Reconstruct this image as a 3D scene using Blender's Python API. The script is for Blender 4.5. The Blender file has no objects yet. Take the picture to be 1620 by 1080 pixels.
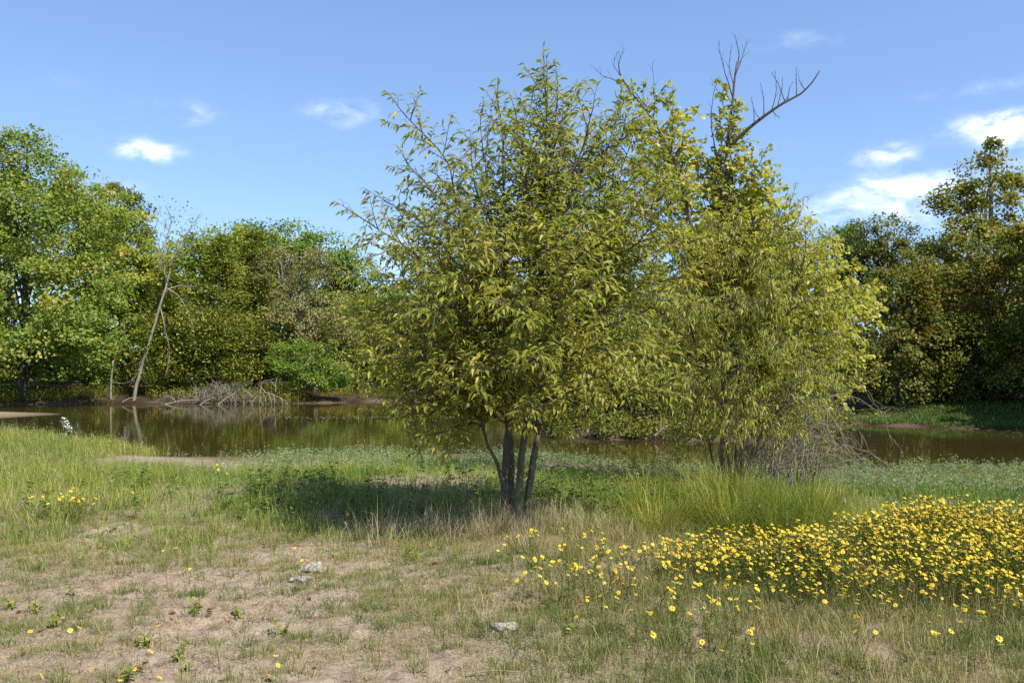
import bpy, math
import numpy as np
from mathutils import Vector, Matrix

# ------------------------------------------------------------------ camera, sky, sun, exposure
SC = bpy.context.scene
COL = SC.collection
F = 1461.0            # focal length in photograph pixels (1620 wide)
EYE = 1.6
HOR = 565.0           # row of the horizon
cam_d = bpy.data.cameras.new('camera')
cam = bpy.data.objects.new('camera', cam_d)
COL.objects.link(cam)
cam_d.sensor_width = 36.0
cam_d.lens = 36.0 * F / 1620.0
cam_d.clip_start = 0.05
cam_d.clip_end = 3000.0
cam.location = (0, 0, EYE)
cam.rotation_euler = (math.radians(90.0) + math.atan((HOR - 540.0) / F), 0, 0)
SC.camera = cam

SUN_EL = math.radians(50.0)
SUN_AZ = math.radians(136.0)          # clockwise from +Y: to the right and behind the camera
SUN = Vector((math.sin(SUN_AZ) * math.cos(SUN_EL), math.cos(SUN_AZ) * math.cos(SUN_EL), math.sin(SUN_EL)))
sun_d = bpy.data.lights.new('sun', 'SUN')
sun_d.energy = 5.0
sun_d.angle = math.radians(0.53)
sun_d.color = (1.0, 0.955, 0.87)
sun = bpy.data.objects.new('sun', sun_d)
sun.rotation_euler = (-SUN).to_track_quat('-Z', 'Y').to_euler()
COL.objects.link(sun)

SC.view_settings.view_transform = 'Standard'
SC.view_settings.look = 'None'
SC.view_settings.exposure = 0.64
SC.view_settings.gamma = 1.0
SC.view_settings.use_curve_mapping = False
SC.cycles.use_denoising = False
SC.cycles.max_bounces = 8
SC.cycles.transmission_bounces = 6
SC.cycles.diffuse_bounces = 6
SC.cycles.glossy_bounces = 3
SC.cycles.use_adaptive_sampling = True
SC.cycles.adaptive_threshold = 0.006
SC.cycles.caustics_reflective = False
SC.cycles.caustics_refractive = False


def nd(nt, typ, **kw):
    n = nt.nodes.new(typ)
    for k, v in kw.items():
        setattr(n, k, v)
    return n


def mathn(nt, op, a, b=None, c=None):
    n = nt.nodes.new('ShaderNodeMath')
    n.operation = op
    for i, v in enumerate((a, b, c)):
        if v is None:
            continue
        if isinstance(v, (int, float)):
            n.inputs[i].default_value = v
        else:
            nt.links.new(v, n.inputs[i])
    return n.outputs[0]


def mixc(nt, fac, a, b, typ='MIX'):
    n = nt.nodes.new('ShaderNodeMix')
    n.data_type = 'RGBA'
    n.blend_type = typ
    for i, v in ((0, fac), (6, a), (7, b)):
        if isinstance(v, (int, float)):
            n.inputs[i].default_value = v
        elif isinstance(v, tuple):
            n.inputs[i].default_value = (*v, 1.0)
        else:
            nt.links.new(v, n.inputs[i])
    return n.outputs[2]


def ramp(nt, fac, stops, interp='LINEAR'):
    n = nt.nodes.new('ShaderNodeValToRGB')
    cr = n.color_ramp
    cr.interpolation = interp
    while len(cr.elements) < len(stops):
        cr.elements.new(0.5)
    for e, (p, c) in zip(cr.elements, stops):
        e.position = p
        e.color = (*c, 1.0) if len(c) == 3 else c
    nt.links.new(fac, n.inputs[0])
    return n.outputs[0]


def noise(nt, vec, scale, detail=4.0, rough=0.55, dist=0.0):
    n = nt.nodes.new('ShaderNodeTexNoise')
    n.inputs['Scale'].default_value = scale
    n.inputs['Detail'].default_value = detail
    n.inputs['Roughness'].default_value = rough
    n.inputs['Distortion'].default_value = dist
    if vec is not None:
        nt.links.new(vec, n.inputs['Vector'])
    return n.outputs[0]


world = bpy.data.worlds.new('World')
SC.world = world
world.use_nodes = True
nt = world.node_tree
nt.nodes.clear()
w_out = nd(nt, 'ShaderNodeOutputWorld')
w_bg = nd(nt, 'ShaderNodeBackground')
w_bg.inputs['Strength'].default_value = 0.15
sky = nd(nt, 'ShaderNodeTexSky')
sky.sky_type = 'NISHITA'
sky.sun_disc = False
sky.sun_elevation = SUN_EL
sky.sun_rotation = SUN_AZ
sky.altitude = 200.0
sky.air_density = 1.0
sky.dust_density = 0.35
sky.ozone_density = 1.6
hs = nd(nt, 'ShaderNodeHueSaturation')
hs.inputs['Hue'].default_value = 0.503
hs.inputs['Saturation'].default_value = 1.06
hs.inputs['Value'].default_value = 1.08
nt.links.new(sky.outputs[0], hs.inputs['Color'])
tc = nd(nt, 'ShaderNodeTexCoord')
lift = nd(nt, 'ShaderNodeVectorMath')
lift.operation = 'ADD'
lift.inputs[1].default_value = (0, 0, 0.13)
nt.links.new(tc.outputs['Generated'], lift.inputs[0])
nrmv = nd(nt, 'ShaderNodeVectorMath')
nrmv.operation = 'NORMALIZE'
nt.links.new(lift.outputs[0], nrmv.inputs[0])
nt.links.new(nrmv.outputs[0], sky.inputs[0])
sep = nd(nt, 'ShaderNodeSeparateXYZ')
nt.links.new(tc.outputs['Generated'], sep.inputs[0])
az = mathn(nt, 'ARCTAN2', sep.outputs[0], sep.outputs[1])
el = mathn(nt, 'ARCSINE', sep.outputs[2])
cmb = nd(nt, 'ShaderNodeCombineXYZ')
nt.links.new(az, cmb.inputs[0])
nt.links.new(mathn(nt, 'MULTIPLY', el, 2.1), cmb.inputs[1])
n_puff = noise(nt, cmb.outputs[0], 24.0, 9.0, 0.6, 0.3)
n_wide = noise(nt, cmb.outputs[0], 2.6, 3.0, 0.5)
# fair-weather cloud banks as directions in the sky: (column, row, half width, half height, weight)
BANKS = [(232, 237, 42, 16, 1.05), (300, 178, 40, 20, 0.5), (212, 158, 30, 9, 0.3), (540, 177, 52, 20, 0.62),
         (1400, 245, 42, 15, 0.9), (1435, 292, 75, 17, 1.05), (1590, 198, 70, 20, 0.95), (1330, 335, 75, 24, 0.62),
         (1610, 250, 40, 40, 0.4), (1560, 140, 90, 14, 0.35), (1280, 60, 90, 18, 0.3), (1210, 235, 60, 16, 0.3),
         (200, 300, 40, 14, 0.45), (620, 400, 60, 40, 0.5), (1480, 335, 60, 26, 0.5), (90, 120, 60, 16, 0.25)]
tot = None
for (bx, by, bw, bh, wt) in BANKS:
    a0 = math.atan((bx - 810) / F)
    e0 = math.atan((HOR - by) / F * math.cos(a0))
    da = mathn(nt, 'MULTIPLY', mathn(nt, 'SUBTRACT', az, a0), F / bw)
    de = mathn(nt, 'MULTIPLY', mathn(nt, 'SUBTRACT', el, e0), F / bh)
    r2 = mathn(nt, 'ADD', mathn(nt, 'MULTIPLY', da, da), mathn(nt, 'MULTIPLY', de, de))
    g = mathn(nt, 'MULTIPLY', mathn(nt, 'EXPONENT', mathn(nt, 'MULTIPLY', r2, -0.8)), wt)
    tot = g if tot is None else mathn(nt, 'ADD', tot, g)
# the rest of the sky carries the same thin scatter of clouds
low = mathn(nt, 'MULTIPLY', mathn(nt, 'SUBTRACT', n_wide, 0.60), 3.2)
azabs = mathn(nt, 'ABSOLUTE', az)
away = mathn(nt, 'MINIMUM', mathn(nt, 'MAXIMUM', mathn(nt, 'MULTIPLY', mathn(nt, 'SUBTRACT', azabs, 0.54), 4.0), 0.0), 1.0)
low = mathn(nt, 'MULTIPLY', mathn(nt, 'MAXIMUM', low, 0.0), away)
tot = mathn(nt, 'ADD', tot, low)
shp = nd(nt, 'ShaderNodeMapRange')
shp.inputs['From Min'].default_value = 0.34
shp.inputs['From Max'].default_value = 0.68
nt.links.new(n_puff, shp.inputs[0])
dens = mathn(nt, 'MULTIPLY', mathn(nt, 'MINIMUM', tot, 1.25), mathn(nt, 'ADD', mathn(nt, 'MULTIPLY', shp.outputs[0], 0.85), 0.18))
cl = nd(nt, 'ShaderNodeMapRange')
cl.interpolation_type = 'SMOOTHSTEP'
cl.inputs['From Min'].default_value = 0.06
cl.inputs['From Max'].default_value = 0.95
nt.links.new(dens, cl.inputs[0])
fac = mathn(nt, 'MULTIPLY', cl.outputs[0], 0.74)
colr = mixc(nt, fac, hs.outputs[0], (7.6, 7.8, 8.2))
nt.links.new(colr, w_bg.inputs['Color'])
nt.links.new(w_bg.outputs[0], w_out.inputs[0])

# ------------------------------------------------------------------ small tools
RNG = np.random.default_rng(11)


def at(px, py, d):
    return np.array([(px - 810.0) / F * d, d, EYE - (py - HOR) / F * d])


def smooth(a, b, x):
    t = np.clip((x - a) / (b - a), 0, 1)
    return t * t * (3 - 2 * t)


def hash2(ix, iy, seed):
    h = (ix.astype(np.int64) * 374761393 + iy.astype(np.int64) * 668265263 + seed * 2147483647) & 0xFFFFFFFF
    h = ((h ^ (h >> 13)) * 1274126177) & 0xFFFFFFFF
    h = h ^ (h >> 16)
    return (h & 0xFFFFFF) / float(0xFFFFFF)


def vnoise(x, y, seed=0):
    ix, iy = np.floor(x), np.floor(y)
    fx, fy = x - ix, y - iy
    fx = fx * fx * (3 - 2 * fx)
    fy = fy * fy * (3 - 2 * fy)
    a, b = hash2(ix, iy, seed), hash2(ix + 1, iy, seed)
    c, d = hash2(ix, iy + 1, seed), hash2(ix + 1, iy + 1, seed)
    return (a * (1 - fx) + b * fx) * (1 - fy) + (c * (1 - fx) + d * fx) * fy


def fbm(x, y, seed=0, oct=4):
    s, a, t = 0.0, 1.0, 0.0
    for i in range(oct):
        s = s + a * vnoise(x * 2 ** i, y * 2 ** i, seed + i * 17)
        t += a
        a *= 0.5
    return s / t


def nrm(v):
    return v / np.maximum(np.linalg.norm(v, axis=-1, keepdims=True), 1e-9)


def link(o, parent=None):
    COL.objects.link(o)
    if parent is not None:
        o.parent = parent
    return o


def tri_mesh(name, V, T, mat, var=None, smoothed=False):
    """Mesh from vertices and triangles; var is one value per triangle (colour variation between leaves or blades)."""
    me = bpy.data.meshes.new(name)
    V = np.asarray(V, np.float32)
    T = np.asarray(T, np.int32)
    me.vertices.add(len(V))
    me.vertices.foreach_set('co', V.ravel())
    me.loops.add(T.size)
    me.loops.foreach_set('vertex_index', T.ravel())
    me.polygons.add(len(T))
    me.polygons.foreach_set('loop_start', np.arange(0, T.size, 3, dtype=np.int32))
    if smoothed:
        me.polygons.foreach_set('use_smooth', np.ones(len(T), bool))
    if var is not None:
        at_ = me.attributes.new('var', 'FLOAT', 'FACE')
        at_.data.foreach_set('value', np.asarray(var, np.float32))
    me.update(calc_edges=True)
    me.materials.append(mat)
    return me


def obj(name, me, parent=None, loc=None):
    o = bpy.data.objects.new(name, me)
    link(o, parent)
    if loc is not None:
        o.location = loc
    return o


def thing(name, label, cat, loc=(0, 0, 0), group=None):
    o = bpy.data.objects.new(name, None)
    o.empty_display_size = 0.1
    link(o)
    o.location = loc
    tag(o, label, cat, group)
    return o


def tag(o, label=None, cat=None, group=None, kind=None):
    if label:
        o['label'] = label
    if cat:
        o['category'] = cat
    if group:
        o['group'] = group
    if kind:
        o['kind'] = kind
    return o


def part_mesh(name, parent, V, T, mat, var=None, smoothed=False, kind=None):
    """A part whose vertices are given in world space; stored relative to its thing."""
    V = np.asarray(V, np.float32) - np.array(parent.location, np.float32)
    o = obj(name, tri_mesh(name, V, T, mat, var, smoothed), parent)
    if kind:
        o['kind'] = kind
    return o


# ---- leaves
LEAF_LONG_V = np.array([[0, 0, 0], [.33, .5, .10], [.33, 0, -.02], [.33, -.5, .10],
                        [.68, .36, -.02], [.68, 0, -.12], [.68, -.36, -.02], [1, 0, -.30]])
LEAF_LONG_T = np.array([[0, 2, 1], [0, 3, 2], [1, 2, 5], [1, 5, 4], [2, 3, 6], [2, 6, 5], [4, 5, 7], [5, 6, 7]])
LEAF_SLIM_V = np.array([[0, 0, 0], [.42, .5, .05], [.48, 0, -.04], [.42, -.5, .05], [1, 0, -.26]])
LEAF_SLIM_T = np.array([[0, 2, 1], [0, 3, 2], [1, 2, 4], [2, 3, 4]])
LEAF_WIDE_V = np.array([[0, 0, 0], [.16, .42, .05], [.55, .48, .06], [1, 0, -.14], [.55, -.48, .06], [.16, -.42, .05], [.45, 0, -.02]])
LEAF_WIDE_T = np.array([[0, 6, 1], [1, 6, 2], [2, 6, 3], [3, 6, 4], [4, 6, 5], [5, 6, 0]])
LEAF_FAR_V = np.array([[0, 0, 0], [.5, .5, .10], [1, 0, -.08], [.5, -.5, .10]])
LEAF_FAR_T = np.array([[0, 2, 1], [0, 3, 2]])


def leaf_geo(P, D, N, L, W, tv, tt, var):
    """One template leaf per row: base P, direction D, upper face N, length L, width W."""
    D = nrm(D)
    S = nrm(np.cross(N, D))
    N = np.cross(D, S)
    n = len(P)
    L = np.broadcast_to(np.asarray(L, float), (n,))
    W = np.broadcast_to(np.asarray(W, float), (n,))
    V = (P[:, None, :] + D[:, None, :] * (tv[None, :, 0:1] * L[:, None, None])
         + S[:, None, :] * (tv[None, :, 1:2] * W[:, None, None])
         + N[:, None, :] * (tv[None, :, 2:3] * L[:, None, None])).reshape(-1, 3)
    T = (tt[None] + (np.arange(n) * len(tv))[:, None, None]).reshape(-1, 3)
    return V, T, np.repeat(var, len(tt))


def blade_geo(P, heading, H, W, lean, var, droop=0.35):
    """Grass blades: two quads' worth of taper bent over towards heading (3 triangles each)."""
    n = len(P)
    h = np.stack([np.cos(heading), np.sin(heading), np.zeros(n)], 1)
    s = np.stack([-np.sin(heading), np.cos(heading), np.zeros(n)], 1)
    # face a random way rather than always across the bend
    tw = RNG.uniform(-1, 1, n)
    s2 = nrm(s + h * tw[:, None])
    up = np.array([0, 0, 1.0])
    H = H[:, None]
    lean = lean[:, None]
    mid = P + up * H * 0.55 * np.sqrt(np.maximum(1 - lean * lean * .4, .1)) + h * H * 0.40 * lean
    tip = P + up * H * np.maximum(1 - lean * (0.35 + droop * lean), 0.12) + h * H * (0.95 * lean)
    w = (W * 0.5)[:, None]
    V = np.stack([P - s2 * w, P + s2 * w, mid - s2 * w * .8, mid + s2 * w * .8, tip], 1).reshape(-1, 3)
    t = np.array([[0, 1, 3], [0, 3, 2], [2, 3, 4]])
    T = (t[None] + (np.arange(n) * 5)[:, None, None]).reshape(-1, 3)
    return V, T, np.repeat(var, 3)


class Geo:
    def __init__(self):
        self.V, self.T, self.a, self.n = [], [], [], 0

    def add(self, V, T, var=None):
        if len(V) == 0:
            return
        self.V.append(V)
        self.T.append(T + self.n)
        self.a.append(np.zeros(len(T)) if var is None else var)
        self.n += len(V)

    def get(self):
        return np.concatenate(self.V), np.concatenate(self.T), np.concatenate(self.a)

    def part(self, name, parent, mat, smoothed=False, kind=None):
        V, T, a = self.get()
        return part_mesh(name, parent, V, T, mat, a, smoothed, kind)


def tube(pts, rad, k=6, cap=True):
    pts = np.asarray(pts, float)
    n = len(pts)
    tg = np.gradient(pts, axis=0)
    tg = nrm(tg)
    ref = np.array([0.31, 0.87, 0.38]) if abs(tg[0][2]) > 0.5 else np.array([0.1, 0.2, 0.97])
    a = nrm(np.cross(tg, ref))
    b = np.cross(tg, a)
    th = np.arange(k) * 2 * math.pi / k
    R = np.asarray(rad, float)[:, None, None]
    V = pts[:, None, :] + R * (np.cos(th)[None, :, None] * a[:, None, :] + np.sin(th)[None, :, None] * b[:, None, :])
    V = V.reshape(-1, 3)
    i = np.arange(n - 1)[:, None] * k
    j = np.arange(k)[None, :]
    j2 = (j + 1) % k
    q = np.stack([i + j, i + j2, i + k + j2, i + k + j], -1).reshape(-1, 4)
    T = np.concatenate([q[:, [0, 1, 2]], q[:, [0, 2, 3]]])
    if cap:
        V = np.vstack([V, pts[-1:]])
        e = (n - 1) * k
        T = np.concatenate([T, np.stack([e + np.arange(k), e + (np.arange(k) + 1) % k, np.full(k, len(V) - 1)], 1)])
    return V, T


def curve(ctrl, step=0.1, wob=0.0, rng=RNG):
    """Catmull-Rom through control points, resampled about every step, with a slight wander."""
    c = np.asarray(ctrl, float)
    c = np.vstack([2 * c[0] - c[1], c, 2 * c[-1] - c[-2]])
    out = []
    for i in range(1, len(c) - 2):
        p0, p1, p2, p3 = c[i - 1], c[i], c[i + 1], c[i + 2]
        m = max(2, int(np.linalg.norm(p2 - p1) / step))
        t = np.linspace(0, 1, m, endpoint=False)[:, None]
        out.append(0.5 * ((2 * p1) + (p2 - p0) * t + (2 * p0 - 5 * p1 + 4 * p2 - p3) * t ** 2 + (3 * p1 - p0 - 3 * p2 + p3) * t ** 3))
    out.append(c[-2][None])
    p = np.vstack(out)
    if wob and len(p) > 3:
        w = rng.normal(0, wob, (len(p), 3))
        w[0] = 0
        w = np.cumsum(w, 0) * 0.5
        w -= np.linspace(0, 1, len(p))[:, None] * w[-1]
        p = p + w
    return p


def arclen(p):
    return np.concatenate([[0], np.cumsum(np.linalg.norm(np.diff(p, axis=0), axis=1))])


def shoots(poly, rng, t0, spacing, length, ang, up=0.0, grav=0.0, npt=5, tip=True, taper=0.55, flat=0.0):
    """Side shoots along a branch: polylines leaving it at about ang, bending by up (lift) and grav (droop)."""
    s = arclen(poly)
    L = s[-1]
    out = []
    ss = np.arange(t0 * L, L, spacing) + rng.uniform(-.3, .3) * spacing
    az0 = rng.uniform(0, 6.28)
    for i, q in enumerate(ss):
        q = min(max(q, 0), L * 0.999)
        k = min(np.searchsorted(s, q, side='right') - 1, len(poly) - 2)
        f = (q - s[k]) / max(s[k + 1] - s[k], 1e-6)
        P = poly[k] * (1 - f) + poly[k + 1] * f
        T = nrm(poly[k + 1] - poly[k])
        r = np.array([0, 0, 1.0]) if abs(T[2]) < 0.9 else np.array([1.0, 0, 0])
        A = nrm(np.cross(T, r))
        B = np.cross(T, A)
        phi = az0 + i * 2.4 + rng.normal(0, .4)
        side = A * math.cos(phi) + B * math.sin(phi) * (1 - flat)
        an = ang * rng.uniform(.7, 1.25)
        D = T * math.cos(an) + nrm(side) * math.sin(an)
        ln = length * (1 - taper * q / L) * rng.uniform(.55, 1.2)
        pts = [P]
        stp = ln / (npt - 1)
        for j in range(npt - 1):
            D = nrm(D + np.array([0, 0, up - grav * (j + 1) / npt]) + rng.normal(0, .10, 3))
            pts.append(pts[-1] + D * stp)
        out.append(np.array(pts))
    if tip:
        D = nrm(poly[-1] - poly[-2])
        pts = [poly[-1]]
        for j in range(npt - 1):
            D = nrm(D + np.array([0, 0, up - grav * (j + 1) / npt]) + rng.normal(0, .08, 3))
            pts.append(pts[-1] + D * length * (1 - taper) / (npt - 1))
        out.append(np.array(pts))
    return out


def leaf_slots(poly, rng, spacing, t0=0.1):
    """Positions, tangents and alternating sides for leaves along a twig."""
    s = arclen(poly)
    L = s[-1]
    q = np.arange(t0 * L, L + 1e-6, spacing)
    q = np.clip(q + rng.uniform(-.3, .3, len(q)) * spacing, 0, L)
    P = np.stack([np.interp(q, s, poly[:, i]) for i in range(3)], 1)
    k = np.clip(np.searchsorted(s, q, side='right') - 1, 0, len(poly) - 2)
    T = nrm(poly[k + 1] - poly[k])
    side = np.cross(T, np.array([0, 0, 1.0]))
    bad = np.linalg.norm(side, axis=1) < .3
    side[bad] = rng.normal(0, 1, (bad.sum(), 3))
    side = nrm(side) * np.where(np.arange(len(q)) % 2 == 0, 1, -1)[:, None]
    return P, T, side


# ------------------------------------------------------------------ materials
def new_mat(name):
    m = bpy.data.materials.new(name)
    m.use_nodes = True
    m.node_tree.nodes.clear()
    return m, m.node_tree


def leaf_mat(name, stops, trans=0.35, gloss=0.25, rough=0.45, patch=0.9, yellow=None):
    """Thin leaf: reflects and lets light through; colour varies leaf to leaf and from bough to bough."""
    m, nt = new_mat(name)
    out = nd(nt, 'ShaderNodeOutputMaterial')
    a = nd(nt, 'ShaderNodeAttribute', attribute_name='var')
    geo = nd(nt, 'ShaderNodeNewGeometry')
    n = noise(nt, geo.outputs['Position'], patch, 2.0, 0.5)
    v = mathn(nt, 'ADD', mathn(nt, 'MULTIPLY', a.outputs['Fac'], 0.75), mathn(nt, 'MULTIPLY', mathn(nt, 'SUBTRACT', n, 0.38), 0.9))
    c = ramp(nt, v, stops)
    dif = nd(nt, 'ShaderNodeBsdfPrincipled')
    dif.inputs['Roughness'].default_value = rough
    dif.inputs['Specular IOR Level'].default_value = gloss
    nt.links.new(c, dif.inputs['Base Color'])
    tr = nd(nt, 'ShaderNodeBsdfTranslucent')
    tcol = mixc(nt, 1.0, c, (1.25, 1.22, 0.55), 'MULTIPLY')
    nt.links.new(tcol, tr.inputs['Color'])
    mx = nd(nt, 'ShaderNodeMixShader')
    mx.inputs[0].default_value = trans
    nt.links.new(dif.outputs[0], mx.inputs[1])
    nt.links.new(tr.outputs[0], mx.inputs[2])
    nt.links.new(mx.outputs[0], out.inputs[0])
    return m


def bark_mat(name, c1, c2, scale=14.0, bump=0.5):
    m, nt = new_mat(name)
    out = nd(nt, 'ShaderNodeOutputMaterial')
    b = nd(nt, 'ShaderNodeBsdfPrincipled')
    b.inputs['Roughness'].default_value = 0.85
    b.inputs['Specular IOR Level'].default_value = 0.2
    geo = nd(nt, 'ShaderNodeNewGeometry')
    mp = nd(nt, 'ShaderNodeMapping')
    mp.inputs['Scale'].default_value = (1, 1, 0.22)
    nt.links.new(geo.outputs['Position'], mp.inputs[0])
    n = noise(nt, mp.outputs[0], scale, 6.0, 0.65, 0.4)
    n2 = noise(nt, geo.outputs['Position'], 2.3, 3.0, 0.6)
    c = ramp(nt, n, [(0.32, c1), (0.68, c2)])
    c = mixc(nt, mathn(nt, 'MULTIPLY', n2, 0.5), c, tuple(0.5 * (x + y) * f for x, y, f in zip(c1, c2, (0.75, 0.95, 0.7))))
    nt.links.new(c, b.inputs['Base Color'])
    bp = nd(nt, 'ShaderNodeBump')
    bp.inputs['Strength'].default_value = bump
    bp.inputs['Distance'].default_value = 0.02
    nt.links.new(n, bp.inputs['Height'])
    nt.links.new(bp.outputs[0], b.inputs['Normal'])
    nt.links.new(b.outputs[0], out.inputs[0])
    return m


M = {}
M['leaf_main'] = leaf_mat('olive_leaf', [(0.0, (0.117, 0.171, 0.025)), (.45, (0.243, 0.271, 0.040)), (.75, (0.424, 0.382, 0.065)), (1.0, (0.438, 0.312, 0.074))], .48, .28, .42, 1.1)
M['leaf_cotton'] = leaf_mat('cottonwood_leaf', [(0.0, (0.188, 0.246, 0.034)), (.5, (0.361, 0.370, 0.054)), (.85, (0.531, 0.476, 0.091)), (1.0, (0.478, 0.341, 0.074))], .48, .35, .4, 1.0)
M['leaf_willow'] = leaf_mat('willow_leaf', [(0.0, (0.152, 0.191, 0.023)), (.5, (0.304, 0.315, 0.040)), (.85, (0.457, 0.402, 0.068)), (1.0, (0.420, 0.300, 0.070))], .48, .4, .4, 1.2)
M['leaf_maple'] = leaf_mat('maple_leaf', [(0.0, (0.087, 0.158, 0.023)), (.5, (0.191, 0.257, 0.035)), (.85, (0.349, 0.335, 0.050)), (1.0, (0.524, 0.356, 0.078))], .44, .3, .45, .5)
M['leaf_olive'] = leaf_mat('yellowing_leaf', [(0.0, (0.112, 0.185, 0.025)), (.5, (0.234, 0.305, 0.039)), (.85, (0.423, 0.391, 0.061)), (1.0, (.40, .33, .06))], .42, .3, .45, .5)
M['leaf_green'] = leaf_mat('green_leaf', [(0.0, (0.070, 0.139, 0.020)), (.5, (0.163, 0.243, 0.031)), (.9, (0.292, 0.347, 0.048)), (1.0, (0.452, 0.347, 0.059))], .42, .3, .45, .5)
M['leaf_dark'] = leaf_mat('dark_oak_and_shade_leaf', [(0.0, (0.062, 0.091, 0.015)), (.5, (0.137, 0.158, 0.025)), (.9, (0.291, 0.227, 0.041)), (1.0, (0.383, 0.194, 0.054))], .40, .3, .45, .5)  # also paints the shade on the point tree behind the willow
M['leaf_brown'] = leaf_mat('browning_leaf', [(0.0, (0.093, 0.131, 0.020)), (.5, (0.200, 0.216, 0.031)), (.8, (0.347, 0.275, 0.055)), (1.0, (0.389, 0.239, 0.073))], .40, .35, .42, .6)
M['leaf_cedar'] = leaf_mat('cedar_leaf', [(0.0, (0.100, 0.147, 0.022)), (.5, (0.214, 0.250, 0.039)), (.9, (0.364, 0.339, 0.057)), (1.0, (0.318, 0.276, 0.060))], .32, .2, .6, .6)
M['leaf_grey'] = leaf_mat('greying_leaf', [(0.0, (0.121, 0.131, 0.036)), (.5, (0.216, 0.206, 0.060)), (.9, (0.324, 0.275, 0.096)), (1.0, (0.297, 0.200, 0.096))], .3, .3, .5, .6)
M['leaf_lime'] = leaf_mat('lime_leaf', [(0.0, (0.103, 0.187, 0.020)), (.5, (0.184, 0.264, 0.033)), (1.0, (0.299, 0.319, 0.055))], .45, .3, .45, .6)
M['bark_main'] = bark_mat('grey_brown_bark', (.042, .034, .022), (.185, .145, .092), 26, .8)
M['bark_pale'] = bark_mat('pale_bark', (.15, .125, .09), (.34, .30, .235), 9, .4)
M['bark_dark'] = bark_mat('dark_bark', (.028, .023, .016), (.10, .08, .055), 8, .6)
M['dead_wood'] = bark_mat('dead_grey_wood', (.12, .095, .075), (.31, .26, .205), 20, .3)
M['dead_dark'] = bark_mat('dark_dead_twig', (.03, .024, .02), (.09, .075, .06), 20, .3)
M['yellow_twig'] = bark_mat('yellow_green_twig', (.12, .12, .03), (.26, .25, .07), 20, .3)
M['grass'] = leaf_mat('meadow_grass', [(0.0, (0.071, 0.131, 0.019)), (.35, (0.155, 0.225, 0.034)), (.62, (0.270, 0.296, 0.058)), (.85, (0.438, 0.367, 0.121)), (1.0, (0.541, 0.403, 0.193))], .3, .25, .5, .35)
M['turf'] = leaf_mat('short_dry_turf', [(0.0, (0.057, 0.109, 0.020)), (.35, (0.127, 0.161, 0.034)), (.6, (0.230, 0.218, 0.069)), (.85, (0.380, 0.310, 0.149)), (1.0, (0.345, 0.241, 0.138))], .25, .2, .55, .8)
M['lush'] = leaf_mat('lush_grass', [(0.0, (0.034, 0.089, 0.009)), (.5, (0.073, 0.161, 0.016)), (1.0, (0.146, 0.232, 0.033))], .32, .25, .5, .5)
M['bunch'] = leaf_mat('bunch_grass', [(0.0, (0.079, 0.130, 0.014)), (.5, (0.183, 0.216, 0.026)), (.85, (0.340, 0.302, 0.061)), (1.0, (0.496, 0.346, 0.132))], .32, .25, .5, .7)
M['straw'] = leaf_mat('straw', [(0.0, (.19, .15, .085)), (.5, (.33, .27, .155)), (1.0, (.48, .41, .26))], .25, .25, .55, .8)
M['smartweed'] = leaf_mat('blue_green_weed', [(0.0, (0.099, 0.165, 0.066)), (.5, (0.212, 0.288, 0.126)), (.9, (0.379, 0.388, 0.181)), (1.0, (0.500, 0.376, 0.171))], .3, .3, .5, .6)
M['forb'] = leaf_mat('broad_weed', [(0.0, (0.058, 0.109, 0.014)), (.5, (0.117, 0.183, 0.024)), (1.0, (0.254, 0.278, 0.042))], .3, .3, .45, .8)
M['flower_green'] = leaf_mat('flower_foliage', [(0.0, (0.066, 0.100, 0.016)), (.5, (0.121, 0.155, 0.027)), (1.0, (0.242, 0.220, 0.060))], .3, .25, .5, .8)
M['petal'] = leaf_mat('yellow_petal', [(0.0, (0.657, 0.433, 0.030)), (.5, (0.806, 0.577, 0.050)), (1.0, (0.850, 0.700, 0.130))], .3, .2, .5, 1.5)
M['disc'] = leaf_mat('flower_disc', [(0.0, (.34, .17, .012)), (1.0, (.48, .26, .02))], .05, .2, .7, 1.5)
M['white_petal'] = leaf_mat('white_floret', [(0.0, (.66, .66, .60)), (1.0, (.80, .80, .76))], .25, .2, .6, 1.5)
M['dead_leaf'] = leaf_mat('fallen_leaf', [(0.0, (0.112, 0.043, 0.022)), (.5, (0.240, 0.109, 0.055)), (1.0, (0.336, 0.228, 0.120))], .15, .25, .6, 1.5)


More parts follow.
